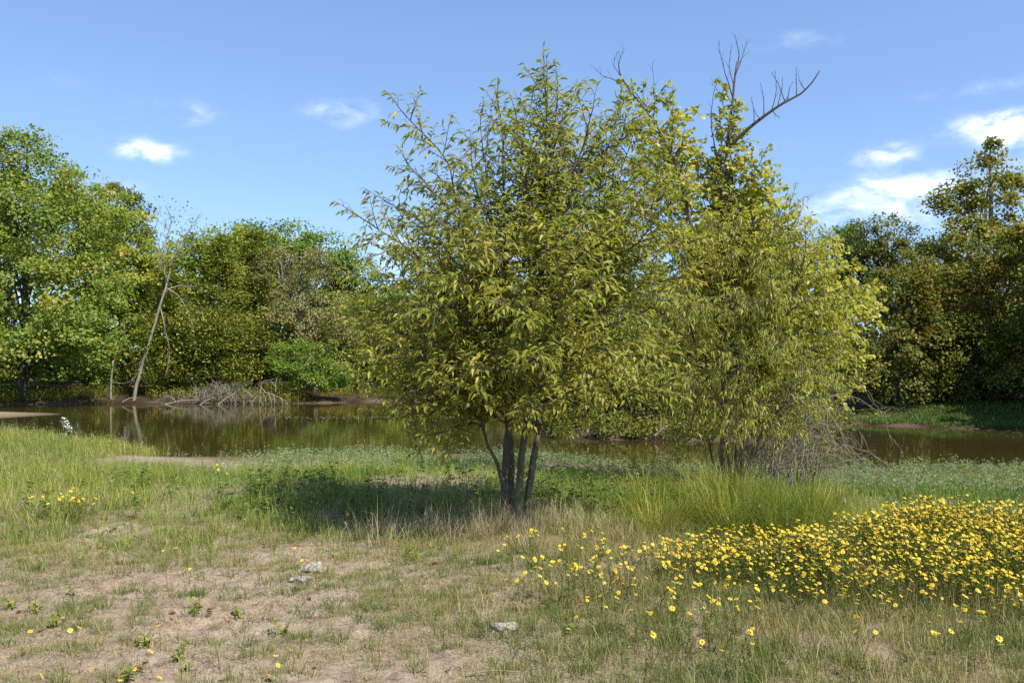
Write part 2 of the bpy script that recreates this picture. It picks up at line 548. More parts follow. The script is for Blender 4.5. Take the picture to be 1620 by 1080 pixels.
def ground_mat():
    m, nt = new_mat('sandy_soil')
    out = nd(nt, 'ShaderNodeOutputMaterial')
    b = nd(nt, 'ShaderNodeBsdfPrincipled')
    b.inputs['Specular IOR Level'].default_value = 0.15
    b.inputs['Roughness'].default_value = 0.92
    geo = nd(nt, 'ShaderNodeNewGeometry')
    P = geo.outputs['Position']
    n1 = noise(nt, P, 1.1, 5, .6)
    n2 = noise(nt, P, 9.0, 6, .65)
    n3 = noise(nt, P, 60.0, 4, .7)
    n4 = noise(nt, P, 230.0, 2, .6)
    soil = ramp(nt, mathn(nt, 'ADD', mathn(nt, 'MULTIPLY', n2, .55), mathn(nt, 'MULTIPLY', n3, .45)),
                [(.34, (.09, .066, .044)), (.44, (.275, .20, .14)), (.54, (.43, .335, .245)), (.68, (.57, .475, .375))])
    soil = mixc(nt, ramp(nt, n1, [(.4, (0, 0, 0)), (.65, (.6, .6, .6))]), soil, mixc(nt, 1.0, soil, (.95, .85, .72), 'MULTIPLY'))
    litter = ramp(nt, n3, [(.35, (.10, .075, .04)), (.5, (.27, .21, .115)), (.7, (.42, .345, .20))])
    n6 = noise(nt, P, 26.0, 3, .75, .6)
    soil = mixc(nt, ramp(nt, n6, [(.58, (0, 0, 0)), (.66, (.75, .75, .75))]), soil, (.13, .10, .07))
    soil = mixc(nt, ramp(nt, n6, [(.30, (.6, .6, .6)), (.40, (0, 0, 0))]), soil, (.58, .50, .40))
    lit = nd(nt, 'ShaderNodeAttribute', attribute_name='litter')
    fl = mathn(nt, 'MINIMUM', mathn(nt, 'MAXIMUM', mathn(nt, 'ADD', lit.outputs['Fac'], mathn(nt, 'MULTIPLY', mathn(nt, 'SUBTRACT', n2, .5), 1.6)), 0.0), 1.0)
    c = mixc(nt, mathn(nt, 'MULTIPLY', fl, .85), soil, litter)
    fo = nd(nt, 'ShaderNodeAttribute', attribute_name='forest')
    duff = ramp(nt, mathn(nt, 'ADD', mathn(nt, 'MULTIPLY', n2, .5), mathn(nt, 'MULTIPLY', n3, .5)),
                [(.3, (.018, .013, .008)), (.5, (.060, .042, .022)), (.75, (.145, .11, .06))])
    c = mixc(nt, fo.outputs['Fac'], c, duff)
    we = nd(nt, 'ShaderNodeAttribute', attribute_name='wet')
    wet = mathn(nt, 'MINIMUM', mathn(nt, 'MAXIMUM', mathn(nt, 'ADD', we.outputs['Fac'], mathn(nt, 'MULTIPLY', mathn(nt, 'SUBTRACT', n2, .5), .5)), 0.0), 1.0)
    c = mixc(nt, wet, c, mixc(nt, 1.0, c, (.40, .34, .28), 'MULTIPLY'))
    c = mixc(nt, mathn(nt, 'MULTIPLY', n4, .5), c, mixc(nt, 1.0, c, (.6, .58, .55), 'MULTIPLY'))
    nt.links.new(c, b.inputs['Base Color'])
    bp = nd(nt, 'ShaderNodeBump')
    bp.inputs['Strength'].default_value = 1.0
    bp.inputs['Distance'].default_value = .045
    hsum = mathn(nt, 'ADD', mathn(nt, 'MULTIPLY', n2, .5), mathn(nt, 'ADD', mathn(nt, 'MULTIPLY', n3, .35), mathn(nt, 'MULTIPLY', n4, .12)))
    nt.links.new(hsum, bp.inputs['Height'])
    nt.links.new(bp.outputs[0], b.inputs['Normal'])
    nt.links.new(b.outputs[0], out.inputs[0])
    return m


def water_mat():
    m, nt = new_mat('pond_water')
    out = nd(nt, 'ShaderNodeOutputMaterial')
    b = nd(nt, 'ShaderNodeBsdfPrincipled')
    b.inputs['Base Color'].default_value = (.040, .029, .0085, 1)
    b.inputs['Roughness'].default_value = .035
    b.inputs['IOR'].default_value = 1.333
    geo = nd(nt, 'ShaderNodeNewGeometry')
    mp = nd(nt, 'ShaderNodeMapping')
    mp.inputs['Scale'].default_value = (.8, 1.5, 1)
    nt.links.new(geo.outputs['Position'], mp.inputs[0])
    n = noise(nt, mp.outputs[0], 1.6, 3, .5)
    n2 = noise(nt, mp.outputs[0], 9.0, 2, .5)
    h = mathn(nt, 'ADD', mathn(nt, 'MULTIPLY', n, .7), mathn(nt, 'MULTIPLY', n2, .10))
    bp = nd(nt, 'ShaderNodeBump')
    bp.inputs['Strength'].default_value = .22
    bp.inputs['Distance'].default_value = .02
    nt.links.new(h, bp.inputs['Height'])
    nt.links.new(bp.outputs[0], b.inputs['Normal'])
    nt.links.new(b.outputs[0], out.inputs[0])
    return m


def rock_mat():
    m, nt = new_mat('pale_rock')
    out = nd(nt, 'ShaderNodeOutputMaterial')
    b = nd(nt, 'ShaderNodeBsdfPrincipled')
    b.inputs['Roughness'].default_value = .9
    geo = nd(nt, 'ShaderNodeNewGeometry')
    n = noise(nt, geo.outputs['Position'], 28, 6, .7)
    n2 = noise(nt, geo.outputs['Position'], 9, 3, .6)
    c = ramp(nt, n, [(.36, (.07, .06, .05)), (.5, (.27, .24, .205)), (.68, (.48, .45, .40))])
    c = mixc(nt, mathn(nt, 'MULTIPLY', n2, .4), c, (.42, .33, .23))
    nt.links.new(c, b.inputs['Base Color'])
    bp = nd(nt, 'ShaderNodeBump')
    bp.inputs['Strength'].default_value = .8
    bp.inputs['Distance'].default_value = .012
    nt.links.new(n, bp.inputs['Height'])
    nt.links.new(bp.outputs[0], b.inputs['Normal'])
    nt.links.new(b.outputs[0], out.inputs[0])
    return m


M['ground'] = ground_mat()
M['water'] = water_mat()
M['rock'] = rock_mat()

# ------------------------------------------------------------------ the lie of the land
WATER = -0.5
NS_X = [-60, -30, -20, -15, -11.5, -9.2, -7.6, -5.2, -1.5, 0.6, 2.0, 3.4, 6, 10, 20, 60]
NS_Y = [24, 25, 25.5, 24.5, 22.8, 20.8, 19.7, 19.6, 20.3, 19.6, 18.0, 17.2, 17.3, 17.6, 17.5, 16]
FS_X = [-60, -30, -23, -16, -10, -4.7, -1.6, 0.2, 1.2, 2.6, 4.5, 6.5, 8.6, 9.6, 11, 13.8, 20, 60]
FS_Y = [30, 38, 41, 41.5, 41.5, 44.5, 44, 32, 25, 23.8, 22.7, 23.2, 24.6, 29.0, 28.6, 26.6, 23.5, 18]


def land(x, y):
    x = np.asarray(x, float)
    y = np.asarray(y, float)
    wob = (fbm(x * .45, y * .45, 3, 3) - .5) * 1.5
    dn = np.interp(x, NS_X, NS_Y) - y + wob * .45
    df = y - np.interp(x, FS_X, FS_Y) + wob * .6
    left = smooth(-5.5, -8.5, x)
    # near bank: level meadow, falling gently to the water (a higher shoulder on the left)
    gentle = -0.5 * (1 - smooth(-1.0, 10.5, dn)) - 0.06 * smooth(0.0, -1.0, dn)
    should = -0.12 - 0.40 * (1 - smooth(-.2, 2.6, dn))
    near = gentle * (1 - left) + should * left
    near = np.where(dn < 0, WATER - 0.05 + np.maximum(dn, -3) * .22, near)
    far = WATER + 0.20 * smooth(-.1, .7, df) + 0.38 * smooth(.6, 6, df) + .012 * np.maximum(df - 4, 0)
    grassy = smooth(9.2, 10.2, x)
    far = far * (1 - grassy) + grassy * (WATER + .05 * smooth(-.1, .3, df) + .05 * smooth(.2, .8, df) + .5 * smooth(.5, 6, df) + .012 * np.maximum(df - 4, 0))
    far = np.where(df < 0, WATER - .02 + np.maximum(df, -4) * .22, far)
    h = np.where(dn > df, near, far)
    spit = 1 - np.sqrt(((x + 19.6) / 4.2) ** 2 + ((y - 33.6) / 1.5) ** 2) + (fbm(x, y, 8, 3) - .5) * .5
    h = np.maximum(h, WATER - .10 + .36 * np.clip(spit, -1, .6))
    return h, dn, df


def bareness(x, y):
    """1 on trodden sandy soil, 0 in the meadow."""
    u = x / (0.554 * np.maximum(y, 1))
    n = fbm(x * .8 + 5, y * .8, 21, 4) - .5
    n2 = fbm(x * 1.7 + 9, y * 1.7, 23, 4)
    b = smooth(8.3, 6.3, y + n * 3.4 + 0.3 * u) * (1 - .85 * smooth(-.35, .25, u + n * .8))
    b = b * (.22 + .95 * smooth(.40, .62, n2))
    spots = np.exp(-(((x + 3.72) / .32) ** 2 + ((y - 8.3) / .75) ** 2)) * 1.1
    return np.clip(b + spots, 0, 1)


def height(x, y):
    h, dn, df = land(x, y)
    nearf = smooth(24, 14, y) * (dn > -1)
    h = h + (fbm(x * .55, y * .55, 31, 3) - .5) * .10 * nearf * smooth(-.5, 3, dn)
    clod = (fbm(x * 3.2, y * 3.2, 41, 4) - .5) * .11 + (np.abs(fbm(x * 7, y * 7, 51, 3) - .5) - .12) * -.10
    h = h + clod * smooth(13, 9, y) * (.4 + .6 * bareness(x, y))
    h = h + (fbm(x * 1.5, y * 1.5, 61, 3) - .5) * .12 * (df > .3) * (y > 21)
    return h


def build_ground():
    def axis(c0, c1, st, lo, hi, g=1.07):
        a = list(np.arange(c0, c1, st))
        s = st
        while a[-1] < hi:
            s *= g
            a.append(a[-1] + s)
        s = st
        while a[0] > lo:
            s *= g
            a.insert(0, a[0] - s)
        return np.array(a)
    xs = axis(-4.4, 4.4, .05, -500, 500, 1.09)
    ys = axis(4.0, 9.0, .05, -300, 700, 1.05)
    X, Y = np.meshgrid(xs, ys)
    x, y = X.ravel(), Y.ravel()
    z = height(x, y)
    _, dn, df = land(x, y)
    V = np.stack([x, y, z], 1)
    nx, ny = len(xs), len(ys)
    i = (np.arange(ny - 1)[:, None] * nx + np.arange(nx - 1)[None]).ravel()
    q = np.stack([i, i + 1, i + nx + 1, i + nx], 1)
    T = np.concatenate([q[:, [0, 1, 2]], q[:, [0, 2, 3]]])
    me = tri_mesh('ground', V, T, M['ground'], None, True)
    for nm, val in (('litter', np.clip(.55 - .75 * bareness(x, y) - .6 * smooth(6, 2, dn) * (x > -7), 0, 1)),
                    ('forest', smooth(-.6, .1, df) ),
                    ('wet', smooth(WATER + .10, WATER + .015, z))):
        a = me.attributes.new(nm, 'FLOAT', 'POINT')
        a.data.foreach_set('value', val.astype(np.float32))
    o = obj('ground', me)
    o['kind'] = 'structure'
    return o


build_ground()


def build_water():
    xs = np.linspace(-75, 75, 31)
    ys = np.linspace(15, 52, 16)
    X, Y = np.meshgrid(xs, ys)
    V = np.stack([X.ravel(), Y.ravel(), np.full(X.size, WATER)], 1)
    i = (np.arange(15)[:, None] * 31 + np.arange(30)[None]).ravel()
    q = np.stack([i, i + 1, i + 32, i + 31], 1)
    o = obj('pond_water', tri_mesh('pond_water', V, np.concatenate([q[:, [0, 1, 2]], q[:, [0, 2, 3]]]), M['water'], None, True))
    o['kind'] = 'structure'


build_water()


def gz(x, y):
    return float(height(np.array([x]), np.array([y]))[0])


# ------------------------------------------------------------------ near trees
def leaf_dirs(T, side, rng, along, out, down):
    n = len(T)
    D = T * along + side * out + np.array([0, 0, -1.0]) * (down * rng.uniform(.4, 1.4, n))[:, None] + rng.normal(0, .22, (n, 3))
    D = nrm(D)
    N = nrm(np.array([0, 0, .6]) + np.array(SUN) * .5 + side * .4 + rng.normal(0, .42, (n, 3)))
    return D, N


def limb_curve(a, b, rng, rise=0.25, step=.1, wob=.012):
    """A limb from a up to b: leaves steeply, then reaches out."""
    a, b = np.asarray(a, float), np.asarray(b, float)
    d = b - a
    h = np.array([0, 0, 1.0])
    L = np.linalg.norm(d)
    return curve([a, a + d * .33 + h * rise * L * .45 + rng.normal(0, .03 * L, 3), a + d * .68 + h * rise * L * .35 + rng.normal(0, .03 * L, 3), b], step, wob, rng)


def taper(n, r0, r1, p=1.0):
    return r1 + (r0 - r1) * (1 - np.linspace(0, 1, n)) ** p


def sprig_tree(root, limbs, rng, leafspec, mats, sp_lat, len_lat, sp_twig, len_twig, sp_leaf, keep=None, lat0=.22, ang=.85, up=.05, grav=.18, bare=()):
    """Laterals, twigs and leaves on every limb. Returns leaf arrays (base, direction, normal, length, width, var)."""
    tw = Geo()
    P_, D_, N_ = [], [], []
    for li, (poly, r0, full) in enumerate(limbs):
        lats = shoots(poly, rng, lat0, sp_lat / full ** .6, len_lat * full ** 1.2, ang, up, grav, 6)
        for lt in lats:
            V, T = tube(lt[::2] if len(lt) % 2 else lt, taper(len(lt[::2] if len(lt) % 2 else lt), .007, .0022), 3, False)
            tw.add(V, T)
            if li in bare:
                for t2 in shoots(lt, rng, .2, sp_twig * 1.2, len_twig, .7, .1, 0, 4):
                    V, T = tube(t2, taper(len(t2), .004, .0012), 3)
                    tw.add(V, T)
                continue
            tws = shoots(lt, rng, .08, sp_twig, len_twig, .8, .02, grav, 3)
            for t2 in tws:
                V, T = tube(t2[[0, -1]], [.003, .0012], 3, False)
                tw.add(V, T)
                p, t, s = leaf_slots(t2, rng, sp_leaf, .15)
                d, n = leaf_dirs(t, s, rng, leafspec['along'], leafspec['out'], leafspec['down'])
                P_.append(p)
                D_.append(d)
                N_.append(n)
    P, D, N = np.concatenate(P_), np.concatenate(D_), np.concatenate(N_)
    if keep is not None:
        k = keep(P)
        P, D, N = P[k], D[k], N[k]
    n = len(P)
    L = leafspec['len'] * rng.uniform(.6, 1.25, n)
    W = L * leafspec['asp'] * rng.uniform(.8, 1.2, n)
    var = np.clip(rng.beta(2.2, 2.4, n) + (rng.uniform(0, 1, n) > .965) * .5, 0, 1.15)
    tw.part('twigs', root, mats['twig'], False, 'stuff')
    return P, D, N, L, W, var


# --- the tree in the middle of the meadow
def main_tree():
    rng = np.random.default_rng(5)
    d0 = 8.8
    bx = (808 - 810) / F * d0
    root = thing('small_tree', 'small olive-green tree with slender leaves and several stems in the meadow', 'tree', (bx, d0, gz(bx, d0) - .02))
    z0 = gz(bx, d0)

    def q(px, py, dy=0.0):
        return at(px, py, d0 + dy)
    stems = [
        (curve([q(797, 838, -.10), q(797, 770, -.08), q(801, 700, -.05), q(813, 625, 0), q(802, 560, .05), q(806, 500, .08), q(800, 430, .1)], .08, .006, rng), .038, .021),
        (curve([q(814, 842, -.16), q(821, 772, -.16), q(826, 705, -.14), q(838, 628, -.12), q(852, 560, -.08), q(838, 490, .0), q(845, 420, .0)], .08, .006, rng), .038, .021),
        (curve([q(832, 834, -.06), q(838, 770, -.05), q(850, 705, .02), q(866, 640, .15), q(892, 570, .3), q(915, 510, .4)], .08, .006, rng), .037, .02),
        (curve([q(805, 832, .04), q(808, 760, .10), q(806, 690, .22), q(790, 600, .42), q(770, 520, .55)], .08, .006, rng), .038, .02),
        (curve([q(799, 772, -.10), q(787, 735, -.2), q(770, 700, -.28), q(764, 675, -.34), q(745, 668, -.42)], .06, .006, rng), .022, .010),
    ]
    for poly, a, b in stems:
        r = taper(len(poly), a, b)
        r[0] *= 1.7
        r[1] *= 1.3
        r[2] *= 1.1
        V, T = tube(poly, r, 9)
        part_mesh('stem', root, V, T, M['bark_main'], None, True)
    # limbs: stem, how far along it, tip (column, row, depth offset)
    LB = [(0, .98, 790, 160, .1, .022), (0, .9, 742, 245, -.3, .022), (0, .72, 628, 150, -.1, .020), (0, .62, 552, 322, -.2, .022),
          (0, .6, 640, 250, .5, .02), (0, .55, 560, 420, -.5, .020), (0, .5, 556, 560, -.8, .020), (0, .55, 620, 520, -1.3, .020),
          (0, .45, 690, 600, -1.2, .018), (0, .7, 690, 340, -1.1, .020), (0, .9, 760, 320, -1.2, .02), (3, .98, 660, 350, 1.3, .02),
          (1, .98, 862, 110, 0, .024), (1, .95, 905, 150, .3, .02), (1, .9, 818, 180, -.5, .02), (1, .75, 965, 190, .2, .022), (1, .8, 880, 270, -1.0, .02),
          (1, .65, 985, 300, -.7, .022), (1, .6, 1060, 380, -.4, .022), (1, .55, 1040, 480, -1.0, .02), (1, .5, 930, 440, -1.5, .02),
          (1, .42, 850, 560, -1.6, .018), (1, .45, 960, 590, -1.1, .018), (1, .4, 840, 640, -1.1, .016), (1, .36, 905, 655, -.7, .014),
          (2, .98, 1040, 300, .6, .022), (2, .9, 1090, 430, .6, .02), (2, .8, 1075, 560, .1, .02), (2, .98, 960, 300, 1.2, .02), (2, .7, 1010, 520, 1.2, .018),
          (2, .6, 1000, 620, .0, .016), (3, .9, 720, 280, .9, .02), (3, .8, 600, 470, .7, .02), (3, .6, 650, 560, .8, .018), (3, .5, 780, 500, 1.5, .018),
          (4, .98, 690, 690, -.9, .010), (4, .7, 740, 610, -1.0, .012), (0, .42, 740, 580, -1.5, .016), (1, .9, 860, 350, .9, .02),
          (0, .8, 720, 430, -1.5, .018), (1, .8, 900, 360, -1.5, .018), (0, .5, 600, 610, -.1, .014), (0, .6, 580, 370, .3, .016), (1, .7, 1000, 400, .9, .018),
          (0, .75, 600, 300, .4, .016), (1, .98, 940, 170, -.3, .018), (0, .99, 830, 220, -.6, .018), (3, .99, 760, 190, .6, .018), (2, .95, 1000, 220, .3, .018), (2, .97, 980, 170, .5, .016), (1, .97, 930, 230, .5, .016), (2, .96, 1030, 250, .9, .016), (1, .96, 890, 190, .7, .016),
          (0, .6, 570, 480, .2, .016), (0, .5, 640, 640, -.5, .012), (3, .7, 580, 540, .4, .016),
          (0, .46, 562, 470, -.3, .016), (0, .43, 556, 535, -.4, .016), (0, .40, 566, 598, -.6, .014), (3, .6, 562, 505, .5, .016), (0, .40, 625, 640, -.9, .012), (0, .5, 660, 480, -1.6, .016),
          (1, .5, 800, 470, -1.7, .016), (0, .7, 650, 400, -1.0, .016), (1, .6, 1000, 560, -1.2, .016), (2, .6, 1060, 620, -.3, .014), (1, .7, 1060, 300, -.2, .016), (0, .8, 770, 380, -1.4, .016), (1, .75, 950, 380, -1.3, .016),
          (1, .95, 1005, 185, .2, .016), (2, .98, 1060, 240, .3, .016), (2, .98, 1088, 300, .4, .016), (2, .9, 1105, 370, .2, .016), (1, .9, 1000, 260, -.5, .016), (2, .95, 1050, 330, -.4, .016), (1, .98, 840, 150, .3, .014), (1, .98, 885, 125, -.1, .014)]
    limbs = []
    for (si, t, px, py, dy, r) in LB:
        poly = stems[si][0]
        s = arclen(poly)
        P = np.array([np.interp(t * s[-1], s, poly[:, i]) for i in range(3)])
        tip = q(px, py, dy)
        L = np.linalg.norm(tip - P)
        tip = tip - (tip - P) / L * (.22 if px < 640 else .10)
        lp = limb_curve(P, tip, rng, .30 if tip[2] > P[2] + .5 else .12, .09, .010)
        V, T = tube(lp, taper(len(lp), r * .8, .005, .9), 6)
        part_mesh('limb', root, V, T, M['bark_main'], None, True)
        limbs.append((lp, r, .95 if py < 280 else 1.0))
    spec = dict(len=.082, asp=.32, along=.6, out=.62, down=.36)
    P, D, N, L, W, var = sprig_tree(root, limbs, rng, spec, {'twig': M['bark_main']}, .086, .60, .060, .19, .0255, lat0=.14, up=.09, grav=.08)
    # the leaves that show largest: on the outermost sprays and on the sunny front
    score = L * (F / P[:, 1]) * (1 + .5 * (P[:, 2] > 3.3) + .4 * (P[:, 0] < -1.1)) * rng.uniform(.6, 1, len(P))
    big = np.argsort(-score)[:290]
    rest = np.setdiff1d(np.arange(len(P)), big)
    V, T, a = leaf_geo(P[rest], D[rest], N[rest], L[rest], W[rest], LEAF_SLIM_V, LEAF_SLIM_T, var[rest])
    part_mesh('foliage', root, V, T, M['leaf_main'], a, True, 'stuff')
    metas = [tri_mesh('leaf', LEAF_LONG_V * np.array([1, .3, 1]), LEAF_LONG_T, M['leaf_main'], np.full(8, v), True) for v in (.25, .45, .6, .8)]
    for k, i in enumerate(big):
        dd = nrm(D[i])
        ss = nrm(np.cross(N[i], dd))
        nn = np.cross(dd, ss)
        o = bpy.data.objects.new('leaf', metas[k % 4])
        link(o, root)
        mtx = Matrix(((dd[0], ss[0], nn[0], 0), (dd[1], ss[1], nn[1], 0), (dd[2], ss[2], nn[2], 0), (0, 0, 0, 1))) @ Matrix.Scale(float(L[i]), 4)
        mtx.translation = Vector(P[i] - np.array(root.location))
        o.matrix_local = mtx
    print('main leaves', len(P))


# --- cottonwood behind it, with bare dead limbs at the top
def cottonwood():
    rng = np.random.default_rng(8)
    d0 = 13.0
    bx = (1140 - 810) / F * d0
    root = thing('cottonwood_tree', 'yellow-green cottonwood with bare dead branches sticking out of its top', 'tree', (bx, d0, gz(bx, d0) - .02))

    def q(px, py, dy=0.0):
        return at(px, py, d0 + dy)
    zb = gz(bx, d0)
    trunk = curve([np.array([bx, d0, zb - .05]), q(1146, 640), q(1138, 520), q(1146, 400), q(1150, 300), q(1152, 225), q(1162, 150), q(1168, 95)], .12, .008, rng)
    V, T = tube(trunk, taper(len(trunk), .062, .012), 8)
    part_mesh('trunk', root, V, T, M['bark_main'], None, True)
    left = curve([q(1142, 560), q(1110, 430, -.1), q(1072, 270, -.1), q(1040, 200, 0), q(1000, 145, 0), q(984, 120)], .1, .008, rng)
    V, T = tube(left, taper(len(left), .036, .011), 7)
    part_mesh('limb', root, V, T, M['bark_main'], None, True)
    tw = Geo()
    # dead limb reaching right, and dead tops
    dead = curve([q(1152, 236), q(1178, 208, -.1), q(1215, 180, -.15), q(1245, 160, -.2), q(1268, 148, -.2), q(1286, 130, -.2), q(1299, 110, -.2)], .08, .006, rng)
    V, T = tube(dead, taper(len(dead), .032, .008), 7)
    part_mesh('dead_limb', root, V, T, M['dead_dark'], None, True)
    for (x0, y0, x1, y1) in ((1195, 195, 1190, 150), (1210, 182, 1205, 128), (1222, 176, 1228, 110), (1232, 168, 1240, 120), (1248, 158, 1256, 128),
                             (1262, 150, 1262, 104), (1238, 166, 1250, 150), (1205, 188, 1196, 172), (1276, 140, 1266, 118), (1225, 175, 1236, 186), (1245, 160, 1222, 112)):
        c = curve([q(x0, y0, -.15), q((x0 + x1) / 2 + rng.uniform(-5, 5), (y0 + y1) / 2, -.15), q(x1, y1, -.1)], .05, .006, rng)
        V, T = tube(c, taper(len(c), .007, .002), 4)
        tw.add(V, T)
        for s in shoots(c, rng, .35, .07, .12, .6, .15, 0, 3, False):
            V, T = tube(s, taper(3, .003, .001), 3)
            tw.add(V, T)
    for ctrl, r in (([(1165, 120), (1172, 85), (1166, 60), (1165, 30 + 20)], .010), ([(1160, 150), (1145, 100), (1138, 62)], .010), ([(1166, 115), (1180, 80), (1184, 58)], .009),
                    ([(1163, 135), (1155, 100), (1160, 70)], .007), ([(984, 120), (980, 100), (988, 72)], .010), ([(1000, 145), (985, 130), (955, 118), (940, 105)], .009),
                    ([(984, 120), (972, 100), (978, 78)], .006), ([(1035, 195), (1036, 150), (1034, 95)], .007), ([(1152, 180), (1135, 140), (1125, 130)], .007),
                    ([(1150, 300), (1130, 230), (1128, 160), (1140, 120)], .014), ([(1145, 380), (1115, 320), (1108, 250)], .010)):
        c = curve([q(a, b, rng.uniform(-.1, .1)) for a, b in ctrl], .06, .007, rng)
        V, T = tube(c, taper(len(c), r, .0018), 5)
        tw.add(V, T)
        for s in shoots(c, rng, .3, .10, .20, .55, .12, 0, 4, False):
            V, T = tube(s, taper(4, .0035, .001), 3)
            tw.add(V, T)
    tw.part('dead_twigs', root, M['dead_dark'], False, 'stuff')
    LB = [(1000, 135, 0, .012), (1020, 190, -.3, .014), (1052, 150, .2, .014), (1085, 210, -.2, .014), (1010, 250, .2, .014), (1060, 270, -.5, .014), (1095, 300, .3, .014),
          (1150, 130, 0, .012), (1140, 180, .2, .012), (1165, 160, .1, .01), (1180, 260, .2, .014), (1205, 250, -.2, .014), (1190, 320, .3, .014), (1225, 290, .3, .014), (1240, 330, -.4, .016),
          (1275, 345, .2, .018), (1290, 400, .5, .018), (1310, 425, -.3, .018), (1350, 420, .2, .02), (1382, 450, .3, .02), (1375, 500, -.2, .02), (1390, 480, 1.0, .02), (1350, 540, .5, .018),
          (1330, 480, -.9, .018), (1300, 560, .9, .018), (1340, 600, .3, .016), (1250, 430, -.9, .018), (1200, 380, -.8, .018), (1100, 390, -.7, .018), (1060, 360, .5, .018), (1040, 440, .5, .018),
          (1240, 380, .9, .018), (1160, 350, .9, .018), (1320, 380, 1.0, .018), (1270, 500, 1.2, .018), (1020, 330, .8, .016),
          (1000, 200, .3, .014), (1035, 235, .4, .014), (1065, 195, -.4, .014), (1090, 250, .5, .014), (1075, 320, .8, .016), (1110, 340, -.6, .016), (1020, 280, -.4, .014), (1090, 170, .1, .012),
          (1195, 290, .6, .014), (1215, 330, -.6, .014), (1175, 215, .3, .012), (1130, 250, .4, .012), (1255, 375, .2, .016), (1330, 440, .8, .018), (1365, 470, .9, .018), (1360, 560, .1, .016),
          (1100, 225, .2, .013), (1085, 290, -.3, .014), (1112, 290, .3, .014), (1105, 380, .3, .016), (1060, 250, .4, .014), (1215, 290, .1, .014), (1255, 335, .5, .014)]
    limbs = []
    s = arclen(trunk)
    sl = arclen(left)
    for (px, py, dy, r) in LB:
        tip = q(px, py, dy)
        if px < 1100 and py < 320:
            src, ss = left, sl
        else:
            src, ss = trunk, s
        zt = src[0][2] + (tip[2] - src[0][2]) * .62
        i = int(np.argmin(np.abs(src[:, 2] - (zt if src is trunk else tip[2] - .35))))
        tip = tip - nrm(tip - src[i]) * .1
        lp = limb_curve(src[i], tip, rng, .25, .1, .01)
        V, T = tube(lp, taper(len(lp), r, .005), 5)
        part_mesh('limb', root, V, T, M['bark_main'], None, True)
        limbs.append((lp, r, .62 if py < 260 and abs(px - 1155) < 42 else .9 if py < 240 else 1.0))
    spec = dict(len=.068, asp=.92, along=.3, out=.6, down=.55)
    P, D, N, L, W, var = sprig_tree(root, limbs, rng, spec, {'twig': M['bark_main']}, .078, .58, .066, .19, .029, lat0=.22)
    V, T, a = leaf_geo(P, D, N, L, W, LEAF_WIDE_V, LEAF_WIDE_T, var)
    part_mesh('foliage', root, V, T, M['leaf_cotton'], a, True, 'stuff')
    print('cottonwood leaves', len(P))


